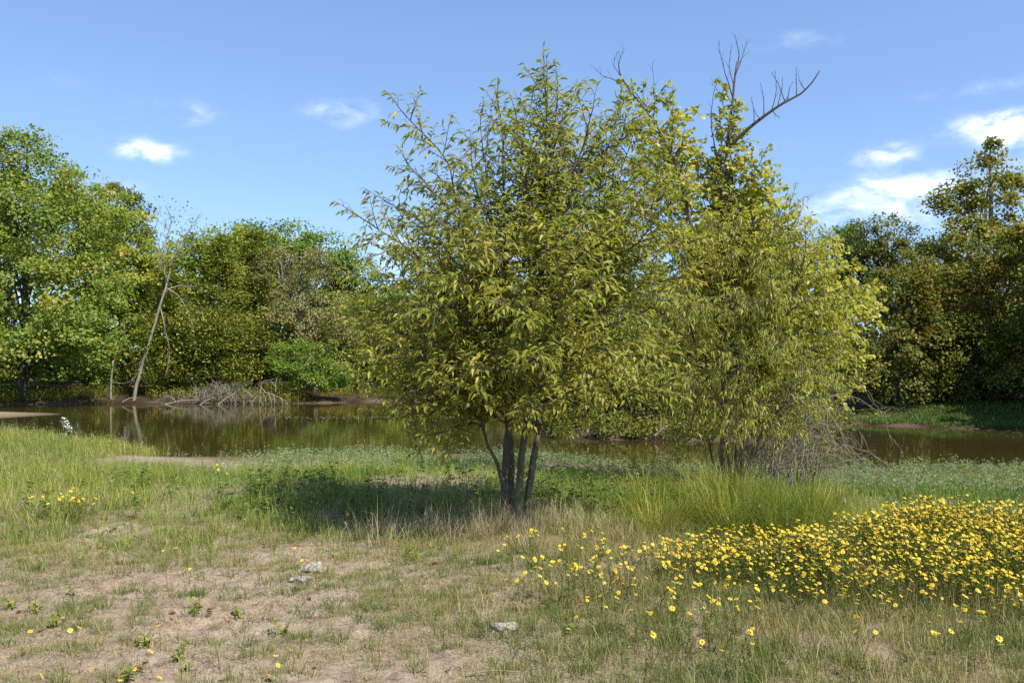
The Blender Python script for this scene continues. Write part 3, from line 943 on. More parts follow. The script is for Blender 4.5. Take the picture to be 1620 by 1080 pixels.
# --- willow-like small tree on the right, loose and twiggy at its foot
def willow():
    rng = np.random.default_rng(21)
    d0 = 11.9
    bx = (1160 - 810) / F * d0
    root = thing('willow_tree', 'loose olive willow with narrow leaves and a twiggy foot above the tall grass', 'tree', (bx, d0, gz(bx, d0) - .02))
    zb = gz(bx, d0)

    def q(px, py, dy=0.0):
        return at(px, py, d0 + dy)
    B = np.array([bx, d0, zb - .04])
    st = [([B + [-.05, 0, 0], q(1152, 740), q(1140, 660, .1), q(1110, 580, .2), q(1085, 520, .3)], .024),
          ([B + [.02, -.05, 0], q(1165, 730, -.1), q(1180, 640, -.15), q(1205, 570, -.2), q(1245, 500, -.2), q(1265, 440, -.2)], .030),
          ([B + [.06, .05, 0], q(1172, 740, .2), q(1176, 640, .4), q(1170, 540, .5), q(1165, 450, .5)], .024),
          ([B + [-.09, .06, 0], q(1130, 745, .2), q(1120, 690, .3), q(1098, 640, .5)], .018),
          ([B + [.1, 0, 0], q(1182, 735, -.2), q(1215, 670, -.4), q(1260, 620, -.5), q(1310, 590, -.5)], .024)]
    stems = []
    for ctrl, r in st:
        p = curve(ctrl, .09, .012, rng)
        V, T = tube(p, taper(len(p), r, .012), 7)
        part_mesh('stem', root, V, T, M['bark_main'], None, True)
        stems.append(p)
    LB = [(0, .9, 1030, 430, .2), (0, .7, 1010, 520, -.2), (0, .95, 1080, 390, .3), (0, .6, 1040, 590, -.4), (0, .8, 1060, 470, -.9), (1, .95, 1300, 400, -.2), (1, .9, 1250, 330, -.1),
          (1, .8, 1320, 460, -.4), (1, .7, 1330, 530, -.2), (1, .75, 1220, 420, -1.1), (1, .6, 1290, 590, -.8), (2, .95, 1170, 340, .4), (2, .9, 1210, 380, .8), (2, .8, 1120, 400, .4),
          (2, .7, 1150, 470, -.5), (1, .5, 1150, 560, -1.0), (1, .6, 1240, 540, -1.0), (0, .5, 1090, 600, -.8), (2, .6, 1220, 500, .9), (0, .8, 1000, 470, .9), (1, .98, 1275, 370, -.6),
          (2, .98, 1130, 350, -.2), (1, .85, 1190, 480, -1.0), (0, .85, 1110, 480, -.8), (3, .9, 1060, 640, .3), (1, .4, 1130, 640, -.6), (1, .4, 1190, 620, -.9), (4, .7, 1280, 560, -.3), (2, .85, 1290, 480, .7), (0, .4, 1085, 655, -.4), (1, .3, 1215, 670, -.6), (2, .3, 1130, 690, .2), (1, .4, 1255, 640, -.5), (0, .5, 1060, 620, .2), (2, .35, 1190, 660, .5),
          (1, .3, 1150, 665, -.7), (4, .5, 1270, 640, -.2), (4, .8, 1325, 560, -.3), (3, .6, 1085, 690, .3)]
    limbs = []
    for (si, t, px, py, dy) in LB:
        poly = stems[si]
        s = arclen(poly)
        P = np.array([np.interp(t * s[-1], s, poly[:, i]) for i in range(3)])
        lp = limb_curve(P, q(px, py, dy), rng, .25, .09, .014)
        V, T = tube(lp, taper(len(lp), .015, .004), 5)
        part_mesh('limb', root, V, T, M['bark_main'], None, True)
        limbs.append((lp, .014, 1.0))
    spec = dict(len=.088, asp=.20, along=.5, out=.5, down=.8)
    P, D, N, L, W, var = sprig_tree(root, limbs, rng, spec, {'twig': M['bark_main']}, .085, .60, .066, .23, .027, lat0=.14, up=.05, grav=.25)
    V, T, a = leaf_geo(P, D, N, L, W, LEAF_SLIM_V, LEAF_SLIM_T, var)
    part_mesh('foliage', root, V, T, M['leaf_willow'], a, True, 'stuff')
    print('willow leaves', len(P))


# --- bare grey brush leaning out over the shore
def brush():
    rng = np.random.default_rng(31)
    d0 = 12.3
    bx, by = (1215 - 810) / F * d0, d0
    root = thing('dead_shrub', 'tangle of bare grey arching brush beside the willow at the shore', 'shrub', (bx, by, gz(bx, by)))
    tw = Geo()
    for k in range(58):
        b = np.array([bx + rng.normal(0, .28), by + rng.normal(0, .25), 0])
        b[2] = gz(b[0], b[1]) - .02
        an = rng.uniform(-.5, .9) if k % 4 else rng.uniform(2.2, 3.6)
        reach = rng.uniform(.4, 1.75) * (1 if k % 4 else .6)
        h = rng.uniform(.4, 1.6)
        dr = np.array([math.cos(an), math.sin(an) * .8, 0])
        c = curve([b, b + dr * reach * .25 + [0, 0, h * .75], b + dr * reach * .6 + [0, 0, h], b + dr * reach + [0, 0, h * rng.uniform(.2, .9)]], .08, .035, rng)
        V, T = tube(c, taper(len(c), rng.uniform(.004, .013), .002), 4)
        part_mesh('branch', root, V, T, M['dead_wood'], None, True)
        for s in shoots(c, rng, .25, .17, .40, .75, .0, .08, 5):
            V, T = tube(s, taper(5, .004, .0012), 3)
            tw.add(V, T)
            for s2 in shoots(s, rng, .3, .12, .16, .7, 0, .1, 3, False):
                V, T = tube(s2, taper(3, .002, .0008), 3)
                tw.add(V, T)
    tw.part('twigs', root, M['dead_wood'], False, 'stuff')
    # yellow-green arching shoots on its far side
    bx2, by2 = (1265 - 810) / F * 12.9, 12.9
    r2 = thing('arching_shrub', 'yellow-green arching shoots with sparse leaves rising out of the grey brush', 'shrub', (bx2, by2, gz(bx2, by2)))
    P_, D_, N_ = [], [], []
    tw = Geo()
    for k in range(20):
        b = np.array([bx2 + rng.normal(0, .12), by2 + rng.normal(0, .12), 0])
        b[2] = gz(b[0], b[1]) - .02
        tipx = rng.uniform(1250, 1400)
        tip = at(tipx, rng.uniform(560, 660), 12.9 + rng.uniform(-.5, .6))
        mid = (b + tip) / 2 + [rng.uniform(-.1, .1), 0, .35]
        c = curve([b, b * .45 + mid * .55 + [0, 0, .2], mid + [0, 0, .18], tip], .08, .015, rng)
        V, T = tube(c, taper(len(c), .011, .003), 4)
        part_mesh('branch', r2, V, T, M['yellow_twig'], None, True)
        for s in shoots(c, rng, .35, .12, .28, .7, .05, .1, 4):
            V, T = tube(s, taper(4, .004, .0015), 3)
            tw.add(V, T)
            p, t, sd = leaf_slots(s, rng, .05, .4)
            d, n = leaf_dirs(t, sd, rng, .4, .6, .3)
            P_.append(p)
            D_.append(d)
            N_.append(n)
    tw.part('twigs', r2, M['yellow_twig'], False, 'stuff')
    P, D, N = np.concatenate(P_), np.concatenate(D_), np.concatenate(N_)
    k = rng.uniform(0, 1, len(P)) < .7
    P, D, N = P[k], D[k], N[k]
    V, T, a = leaf_geo(P, D, N, .055 * rng.uniform(.6, 1.2, len(P)), .032, LEAF_WIDE_V, LEAF_WIDE_T, rng.uniform(.3, .9, len(P)))
    part_mesh('foliage', r2, V, T, M['leaf_cotton'], a, True, 'stuff')


main_tree()
cottonwood()
willow()
brush()


# ------------------------------------------------------------------ trees across the pond
def lobed_tree(name, label, d, base, lobes, leaf, n, rng, size=.15, asp=.75, bark='bark_dark', trunk_r=.14, lean=0.0, clump=.42, flat=.55, group=None,
               trunk_top=None, droop=.35, nclump=90, limbs=26, fork=1, nolimb=False):
    """Trunk, limbs out to leaf clumps, and leaves in the clumps. lobes: (column, row, half width, half height, depth offset) at depth d."""
    bx = (base - 810) / F * d
    root = thing(name, label, 'tree', (bx, d, gz(bx, d) - .03), group)
    B = np.array([bx, d, gz(bx, d) - .08])
    C, Rr, wts = [], [], []
    for lb in lobes:
        px, py, rx, rz = lb[:4]
        dy = lb[4] if len(lb) > 4 else 0
        C.append(at(px, py, d + dy))
        Rr.append(np.array([rx, rx * .85, rz]) / F * d)
        wts.append(rx * rz)
    C, Rr, wts = np.array(C), np.array(Rr), np.array(wts, float)
    li = rng.choice(len(C), nclump, p=wts / wts.sum())
    u = nrm(rng.normal(0, 1, (nclump, 3)))
    rad = rng.uniform(.30, 1.0, nclump) ** .5
    cc = C[li] + u * Rr[li] * rad[:, None]
    cc[:, 2] = np.maximum(cc[:, 2], WATER + .22)
    top = C[np.argmax(C[:, 2] + Rr[:, 2])]
    tz = top[2] + .3
    axis = curve([B, B + np.array([lean * .3, 0, (tz - B[2]) * .33]), B * .35 + np.array([top[0], d, tz]) * .65, np.array([top[0], top[1], tz])], .35, .03, rng)
    V, T = tube(axis, np.concatenate([[trunk_r * 1.5], taper(len(axis) - 1, trunk_r, .03)]), 8)
    part_mesh('trunk', root, V, T, M[bark], None, True)
    lg = Geo()
    order = rng.permutation(nclump)[:limbs]
    for k in order:
        t = cc[k]
        zt = B[2] + (t[2] - B[2]) * rng.uniform(.4, .75)
        i = int(np.argmin(np.abs(axis[:, 2] - zt)))
        lp = limb_curve(axis[i], t, rng, .2, .4, .03)
        V, T = tube(lp, taper(len(lp), trunk_r * .3, .012), 5)
        if nolimb:
            lg.add(V, T)
        else:
            part_mesh('limb', root, V, T, M[bark], None, True)
    if nolimb:
        lg.part('limbs', root, M[bark], True, 'stuff')
    # leaves
    if size < .2:
        n, size = int(n * 1.28), size * .92
    w = rng.uniform(.5, 1.5, nclump)
    ci = rng.choice(nclump, n, p=w / w.sum())
    csz = (clump * rng.uniform(.6, 1.35, nclump))[ci]
    off = rng.normal(0, 1, (n, 3))
    off = nrm(off) * (rng.uniform(0, 1, n) ** .45)[:, None] * 1.25
    outw = nrm(cc - (C[li] * .6 + np.array([top[0], d, C[:, 2].mean()]) * .4))[ci]
    off[:, 2] = off[:, 2] * flat - droop * (off[:, 0] ** 2 + off[:, 1] ** 2) * .35
    P = cc[ci] + off * csz[:, None]
    loose = rng.uniform(0, 1, n) < .18
    m_ = int(loose.sum())
    lj = rng.choice(len(C), m_, p=wts / wts.sum())
    P[loose] = C[lj] + nrm(rng.normal(0, 1, (m_, 3))) * Rr[lj] * (rng.uniform(.25, 1.03, m_) ** .5)[:, None]
    P[:, 2] = np.maximum(P[:, 2], WATER + .1)
    D = nrm(outw * .6 + rng.normal(0, .6, (n, 3)) + np.array([0, 0, -droop]))
    N = nrm(np.array([0, 0, .6]) + np.array(SUN) * .55 + outw * .5 + rng.normal(0, .5, (n, 3)))
    L = size * rng.uniform(.6, 1.3, n)
    cv = rng.normal(0, .16, nclump)
    var = np.clip(rng.beta(2.5, 2.5, n) + cv[ci] + (rng.uniform(0, 1, n) > .98) * .25, 0, 1.2)
    V, T, a = leaf_geo(P, D, N, L, L * asp, LEAF_FAR_V, LEAF_FAR_T, var)
    part_mesh('crown', root, V, T, M[leaf], a, False, 'stuff')
    return root


def cedar(label, d, base, top, half, leaf, n, rng, low=0.05, group='cedars on the far bank'):
    """Red cedar: a tapering column of drooping feathery boughs."""
    bx = (base - 810) / F * d
    B = np.array([bx, d, gz(bx, d) - .08])
    H = at(base, top, d)[2] - B[2]
    Rm = half / F * d
    root = thing('cedar_tree', label, 'tree', tuple(B + [0, 0, .05]), group)
    ax = curve([B, B + [rng.normal(0, .1), 0, H * .5], B + [rng.normal(0, .15), 0, H * .97]], .4, .02, rng)
    V, T = tube(ax, taper(len(ax), .15, .02), 7)
    part_mesh('trunk', root, V, T, M['bark_dark'], None, True)
    nb = 150
    n = int(n * 1.35)
    t = rng.uniform(low, 1, nb) ** .9
    az_ = rng.uniform(0, 6.28, nb)
    prof = np.minimum(1, (1 - t) * 1.7 + .06) * (.72 + .28 * smooth(0, .25, t)) * rng.uniform(.6, 1.12, nb)
    lg = Geo()
    P_, D_, cv = [], [], []
    m = n // nb
    for k in range(nb):
        o = ax[min(int(t[k] * (len(ax) - 1)), len(ax) - 1)].copy()
        o[2] = B[2] + t[k] * H
        dr = np.array([math.cos(az_[k]), math.sin(az_[k]), .25])
        Lb = Rm * prof[k]
        bp = curve([o, o + dr * Lb * .5, o + dr * Lb + [0, 0, -.18 * Lb]], .3, .02, rng)
        V, T = tube(bp, taper(len(bp), .028, .006), 4)
        lg.add(V, T)
        f = rng.uniform(.25, 1.05, m)
        s = arclen(bp)
        p = np.stack([np.interp(np.minimum(f, 1) * s[-1], s, bp[:, i]) for i in range(3)], 1)
        sp = (.12 + .26 * (1 - np.abs(f - .65))) * (.5 + .5 * Lb)
        g = rng.normal(0, 1, (m, 3)) * sp[:, None] * np.array([.8, .8, .42])
        P_.append(p + g)
        D_.append(np.broadcast_to(dr, (m, 3)) * .7 + rng.normal(0, .45, (m, 3)) + [0, 0, .15])
        cv.append(np.full(m, rng.normal(0, .12)))
    lg.part('boughs', root, M['bark_dark'], True, 'stuff')
    P, D = np.concatenate(P_), np.concatenate(D_)
    n2 = len(P)
    N = nrm(np.array([0, 0, .8]) + rng.normal(0, .6, (n2, 3)))
    var = np.clip(rng.beta(2.5, 2.5, n2) + np.concatenate(cv), 0, 1.1)
    V, T, a = leaf_geo(P, D, N, .17 * rng.uniform(.6, 1.3, n2), .075, LEAF_FAR_V, LEAF_FAR_T, var)
    part_mesh('crown', root, V, T, M[leaf], a, False, 'stuff')


R2 = np.random.default_rng(77)
FAR = 'trees on the far bank'
lobed_tree('understory_tree', 'low green tree under the boughs of the bright maple', 45, 90, [(20, 560, 80, 40), (110, 560, 80, 40), (180, 570, 50, 35), (-60, 560, 70, 45), (60, 590, 120, 20)], 'leaf_green', 10000, R2, .15, .75, 'bark_dark', .08, 0, .4, .6, FAR, nclump=90)
lobed_tree('maple_tree', 'big bright green maple with low spreading boughs on the far bank', 41.8, 38,
           [(10, 300, 110, 95), (60, 285, 70, 60), (110, 330, 60, 60), (-40, 260, 70, 60), (-70, 380, 110, 130), (70, 360, 120, 95, -1), (20, 460, 150, 90, -2), (120, 480, 70, 70, -2.5), (130, 400, 70, 80), (60, 545, 120, 48, -2.5), (40, 240, 60, 45), (150, 535, 48, 45, -3), (-60, 520, 100, 70, -2)],
           'leaf_maple', 40000, R2, .155, .9, 'bark_dark', .26, 0, .68, .55, FAR, nclump=270, limbs=26)
lobed_tree('yellowing_tree', 'tall yellowing tree behind the bright maple on the far bank', 47, 150,
           [(120, 330, 80, 70), (165, 370, 70, 80), (190, 440, 60, 90), (225, 470, 45, 90), (160, 500, 80, 80), (215, 380, 32, 50)],
           'leaf_olive', 20000, R2, .16, .7, 'bark_dark', .2, 0, .5, .5, FAR, nclump=130)
lobed_tree('oak_tree', 'dark green oak whose crown shows above the yellowing tree', 54, 190,
           [(185, 320, 35, 32), (205, 310, 22, 22), (190, 400, 60, 90), (150, 360, 50, 60), (225, 360, 22, 30)], 'leaf_dark', 9000, R2, .18, .7, 'bark_dark', .2, 0, .5, .6, FAR, nclump=70)
lobed_tree('yellowing_tree', 'slim yellowing tree directly behind the top of the leaning snag', 50, 285,
           [(262, 430, 40, 50), (300, 420, 40, 50), (280, 500, 60, 60), (250, 540, 50, 50), (235, 450, 32, 50)], 'leaf_olive', 11000, R2, .17, .75, 'bark_dark', .13, 0, .45, .6, FAR, nclump=90)
cedar('olive cedar standing right behind the leaning pale snag', 44, 262, 420, 46, 'leaf_cedar', 11000, R2, .03)
cedar('broad cedar with boughs to the ground above the brush pile', 44.5, 345, 375, 66, 'leaf_cedar', 15000, R2, .03)
cedar('tall dark cedar between the broad cedar and the lime shrub', 46, 405, 362, 62, 'leaf_cedar', 14000, R2, .05)
lobed_tree('yellowing_tree', 'yellow-topped tree rising over the broad cedar', 48, 330,
           [(320, 395, 42, 38), (355, 380, 40, 34), (300, 470, 40, 80), (380, 430, 45, 60)], 'leaf_olive', 10000, R2, .16, .7, 'bark_dark', .14, 0, .45, .55, FAR, nclump=80)
lobed_tree('oak_tree', 'rich green oak with rounded crown behind the cedars', 55, 440,
           [(420, 385, 60, 42), (470, 390, 60, 45), (390, 440, 60, 60), (450, 470, 70, 70)], 'leaf_green', 14000, R2, .19, .7, 'bark_dark', .2, 0, .55, .6, FAR, nclump=110)
lobed_tree('oak_tree', 'rich green oak sloping down toward the slender-leaved meadow tree', 54, 535,
           [(520, 400, 50, 38), (555, 425, 45, 42), (500, 460, 55, 60), (580, 460, 45, 40), (545, 500, 60, 60)], 'leaf_green', 14000, R2, .19, .7, 'bark_dark', .2, 0, .55, .6, FAR, nclump=110)
lobed_tree('vine_draped_tree', 'grey-green tree draped in dry vines in front of the oaks', 45.5, 500,
           [(440, 440, 42, 60), (480, 470, 45, 55), (520, 490, 50, 50), (460, 520, 55, 60), (530, 550, 50, 50), (500, 420, 28, 36)], 'leaf_grey', 13000, R2, .13, .5, 'dead_wood', .11, 0, .42, .8, FAR, nclump=100, limbs=44, droop=.7)
lobed_tree('bank_shrub', 'bright lime green shrub leaning over the water beside the fallen ribs', 42.6, 482,
           [(478, 585, 42, 28), (500, 570, 32, 26), (455, 598, 24, 18), (515, 600, 26, 20), (446, 566, 24, 26), (522, 556, 20, 26), (540, 592, 18, 18), (470, 548, 18, 16)], 'leaf_lime', 6500, R2, .12, .7, 'bark_dark', .05, 0, .32, .6, None, nclump=60, limbs=14)
lobed_tree('yellowing_tree', 'olive tree low over the far water behind the drooping sprays', 46.8, 570,
           [(560, 520, 50, 50), (590, 560, 60, 45), (545, 590, 45, 32), (620, 500, 50, 50), (600, 600, 60, 26)], 'leaf_olive', 13000, R2, .15, .7, 'bark_dark', .12, 0, .45, .6, FAR, nclump=100)
lobed_tree('bank_tree', 'green tree behind the crown of the slender-leaved meadow tree', 49, 660,
           [(640, 490, 60, 45), (690, 500, 60, 55), (650, 560, 70, 50), (720, 560, 60, 50), (700, 450, 40, 30)], 'leaf_green', 6500, R2, .24, .7, 'bark_dark', .16, 0, .5, .6, FAR, nclump=100)
lobed_tree('bank_tree', 'dark tree half hidden behind the stems of the meadow tree', 48, 790,
           [(760, 470, 70, 60), (830, 470, 70, 60), (780, 560, 80, 60), (860, 560, 70, 60), (730, 600, 60, 25)], 'leaf_dark', 6500, R2, .24, .7, 'bark_dark', .16, 0, .5, .6, FAR, nclump=100)
lobed_tree('bank_tree', 'dark tree behind the wooded point past the meadow tree', 40, 930,
           [(900, 450, 90, 80), (980, 440, 90, 80), (920, 560, 90, 70), (1010, 550, 90, 70)], 'leaf_dark', 6500, R2, .24, .7, 'bark_dark', .16, 0, .5, .6, FAR, nclump=100)
# the wooded point behind the two near trees
PT = 'trees on the wooded point'
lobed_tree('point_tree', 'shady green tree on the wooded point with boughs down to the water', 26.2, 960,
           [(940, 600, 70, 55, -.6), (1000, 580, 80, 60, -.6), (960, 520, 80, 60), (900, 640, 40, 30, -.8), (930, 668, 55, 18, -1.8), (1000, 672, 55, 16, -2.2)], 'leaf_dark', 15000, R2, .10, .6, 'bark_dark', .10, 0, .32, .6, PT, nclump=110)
lobed_tree('point_tree', 'tree with leaves coloured dark for shade on the wooded point behind the willow', 25.8, 1080,
           [(1060, 600, 75, 55, -.8), (1110, 580, 80, 70), (1080, 510, 80, 60), (1040, 650, 45, 25, -1.2), (1070, 678, 60, 14, -2.4), (1140, 676, 50, 16, -2.2)], 'leaf_dark', 15000, R2, .10, .6, 'bark_dark', .10, 0, .32, .6, PT, nclump=110)  # dark leaf colour stands in for shade along the waterline
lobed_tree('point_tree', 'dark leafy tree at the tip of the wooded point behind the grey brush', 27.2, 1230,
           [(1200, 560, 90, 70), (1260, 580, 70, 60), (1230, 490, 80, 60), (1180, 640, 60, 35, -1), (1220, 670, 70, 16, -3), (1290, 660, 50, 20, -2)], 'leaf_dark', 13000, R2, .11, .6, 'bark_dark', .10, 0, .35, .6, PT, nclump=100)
# the shaded wood on the right
RW = 'trees of the shaded wood'
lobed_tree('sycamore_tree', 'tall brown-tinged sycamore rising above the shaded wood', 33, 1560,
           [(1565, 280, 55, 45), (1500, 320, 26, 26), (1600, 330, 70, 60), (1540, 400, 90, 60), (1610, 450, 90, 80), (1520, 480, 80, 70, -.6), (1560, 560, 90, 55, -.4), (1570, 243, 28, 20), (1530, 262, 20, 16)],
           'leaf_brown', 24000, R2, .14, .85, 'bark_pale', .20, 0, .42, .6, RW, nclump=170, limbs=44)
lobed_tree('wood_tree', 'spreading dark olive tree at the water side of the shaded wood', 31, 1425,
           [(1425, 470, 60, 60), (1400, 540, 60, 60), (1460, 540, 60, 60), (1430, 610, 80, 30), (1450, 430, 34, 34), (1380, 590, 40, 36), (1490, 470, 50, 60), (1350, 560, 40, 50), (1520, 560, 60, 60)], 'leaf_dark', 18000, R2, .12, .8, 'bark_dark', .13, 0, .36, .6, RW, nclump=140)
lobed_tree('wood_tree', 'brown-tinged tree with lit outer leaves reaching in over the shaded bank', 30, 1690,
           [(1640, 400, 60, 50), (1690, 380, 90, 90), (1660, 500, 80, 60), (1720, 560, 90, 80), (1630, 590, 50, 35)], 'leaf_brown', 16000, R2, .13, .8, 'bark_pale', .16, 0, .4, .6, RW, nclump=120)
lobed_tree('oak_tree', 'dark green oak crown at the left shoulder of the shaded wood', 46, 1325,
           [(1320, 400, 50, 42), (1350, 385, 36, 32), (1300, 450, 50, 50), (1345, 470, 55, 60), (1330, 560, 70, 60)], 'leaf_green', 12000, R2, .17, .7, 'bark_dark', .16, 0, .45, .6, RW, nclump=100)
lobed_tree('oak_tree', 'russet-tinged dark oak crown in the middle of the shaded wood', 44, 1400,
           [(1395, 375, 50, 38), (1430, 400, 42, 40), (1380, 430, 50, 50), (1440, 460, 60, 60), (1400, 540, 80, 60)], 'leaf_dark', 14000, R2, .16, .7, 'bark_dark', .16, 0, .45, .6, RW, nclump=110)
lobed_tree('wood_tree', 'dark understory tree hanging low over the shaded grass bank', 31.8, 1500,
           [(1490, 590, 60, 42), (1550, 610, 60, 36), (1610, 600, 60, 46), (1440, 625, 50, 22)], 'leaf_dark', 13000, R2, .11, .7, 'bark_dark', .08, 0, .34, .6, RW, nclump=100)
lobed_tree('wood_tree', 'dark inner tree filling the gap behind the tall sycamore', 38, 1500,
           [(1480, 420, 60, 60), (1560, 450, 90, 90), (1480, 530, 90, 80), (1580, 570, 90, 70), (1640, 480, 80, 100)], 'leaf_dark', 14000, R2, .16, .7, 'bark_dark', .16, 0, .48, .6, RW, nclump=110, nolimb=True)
# the wood goes on past the right edge of the view and keeps this bank in shade; first tree added for its shadow
for k, (px, d, lab) in enumerate(((1950, 24.6, 'unseen tree added to shade the bank at the water end of the wood'), (1900, 27, 'broad olive tree where the wood nears the meadow'), (2050, 24, 'broad dark tree at the meadow end of the wood'), (1850, 34, 'dark tree deep in the shaded wood'))):
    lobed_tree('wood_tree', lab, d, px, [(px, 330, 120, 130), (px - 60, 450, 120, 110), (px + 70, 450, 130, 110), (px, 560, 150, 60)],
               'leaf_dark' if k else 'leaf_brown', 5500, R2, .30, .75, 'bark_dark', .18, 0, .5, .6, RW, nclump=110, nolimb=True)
# back row closing the wood behind the far bank
for k, (px, top, hw, d, lab) in enumerate(((-150, 330, 150, 56, 'green tree behind the outer boughs of the bright maple'), (-20, 330, 120, 60, 'dark tree glimpsed through the bright maple'),
        (110, 380, 120, 60, 'green tree behind the yellowing tree and the maple'), (240, 415, 100, 58, 'dark tree behind the leaning pale snag'), (330, 420, 90, 60, 'green tree behind the broad cedar'),
        (420, 440, 100, 61, 'dark tree behind the tall cedar and the oaks'), (520, 450, 100, 61, 'green tree behind the vine-draped tree'), (610, 465, 90, 60, 'dark tree past the lowest slope of the oaks'),
        (700, 440, 110, 58, 'green tree behind the crown of the meadow tree'), (810, 430, 120, 60, 'dark tree behind the stems of the meadow tree'), (930, 430, 120, 56, 'green tree far behind the wooded point'),
        (1050, 420, 120, 52, 'dark tree between the meadow tree and the willow, far behind'), (1180, 410, 110, 50, 'green tree far behind the willow'), (1270, 420, 90, 54, 'dark tree behind the cottonwood'),
        (1500, 400, 110, 50, 'green tree behind the tall sycamore'), (1640, 380, 120, 48, 'dark tree deep behind the sycamore'))):
    lobed_tree('wood_tree', lab, d, px, [(px, top + 70, hw * .8, 65), (px - hw * .3, top + 140, hw * .8, 70), (px + hw * .3, top + 140, hw * .8, 70), (px, 570, hw * 1.1, 50), (px, 600, hw * 1.2, 25)],
               ['leaf_green', 'leaf_dark'][k % 2], 6500, R2, .36, .8, 'bark_dark', .18, 0, .7, .6, 'back row of the wood across the pond', nclump=80, nolimb=True, limbs=10)


# --- leaning pale snag
def snag():
    rng = np.random.default_rng(3)
    d = 42.3
    bx = (212 - 810) / F * d
    root = thing('dead_tree', 'pale leaning snag on the far bank with bare broken branches and a few vine leaves', 'tree', (bx, d, gz(bx, d) - .03))

    def q(px, py, dy=0.0):
        return at(px, py, d + dy)
    tr = curve([np.array([bx, d, gz(bx, d) - .1]), q(222, 585), q(236, 535, -.1), q(256, 470, -.1), q(263, 445), q(272, 405)], .3, .02, rng)
    V, T = tube(tr, taper(len(tr), .085, .035), 8)
    part_mesh('trunk', root, V, T, M['bark_pale'], None, True)
    tw = Geo()
    for ctrl, r in (([(262, 450), (258, 400), (270, 350), (265, 335)], .05), ([(268, 420), (282, 390), (300, 360), (310, 345)], .045), ([(258, 462), (280, 452), (310, 453)], .04),
                    ([(262, 455), (285, 470), (300, 500), (305, 520)], .035), ([(240, 525), (222, 580), (205, 605), (185, 605)], .04), ([(252, 480), (262, 520), (268, 560), (264, 585)], .03),
                    ([(270, 410), (290, 400), (318, 372)], .03), ([(264, 440), (255, 420), (250, 380)], .03)):
        c = curve([q(a, b, rng.uniform(-.4, .2)) for a, b in ctrl], .25, .03, rng)
        V, T = tube(c, taper(len(c), r, .012), 6)
        part_mesh('branch', root, V, T, M['bark_pale'], None, True)
        for s in shoots(c, rng, .3, .3, .9, .6, .06, 0, 5):
            V, T = tube(s, taper(5, .014, .004), 3)
            tw.add(V, T)
            for s2 in shoots(s, rng, .3, .2, .4, .6, .06, 0, 3, False):
                V, T = tube(s2, taper(3, .008, .003), 3)
                tw.add(V, T)
    tw.part('twigs', root, M['dead_wood'], False, 'stuff')
    n = 900
    ctr = np.array([q(268, 345), q(305, 365), q(262, 380), q(285, 400), q(258, 430), q(240, 520), q(290, 500), q(262, 560), q(228, 560)])
    k = rng.integers(0, len(ctr), n)
    P = ctr[k] + rng.normal(0, 1, (n, 3)) * np.array([.42, .4, .5])
    V, T, a = leaf_geo(P, rng.normal(0, 1, (n, 3)), np.array([0, 0, 1.0]) + rng.normal(0, .5, (n, 3)), rng.uniform(.08, .16, n), rng.uniform(.06, .12, n), LEAF_FAR_V, LEAF_FAR_T, rng.uniform(.2, 1, n))
    part_mesh('vine_leaves', root, V, T, M['leaf_olive'], a, False, 'stuff')
    b2 = (176 - 810) / F * 42.6
    r2 = thing('tree_stump', 'short pale broken trunk standing beside the leaning snag', 'trunk', (b2, 42.6, gz(b2, 42.6)))
    c = curve([(b2, 42.6, gz(b2, 42.6) - .1), at(176, 605, 42.6), at(179, 570, 42.6)], .2, .01, rng)
    V, T = tube(c, taper(len(c), .05, .035), 6)
    part_mesh('trunk', r2, V, T, M['bark_pale'], None, True)


snag()


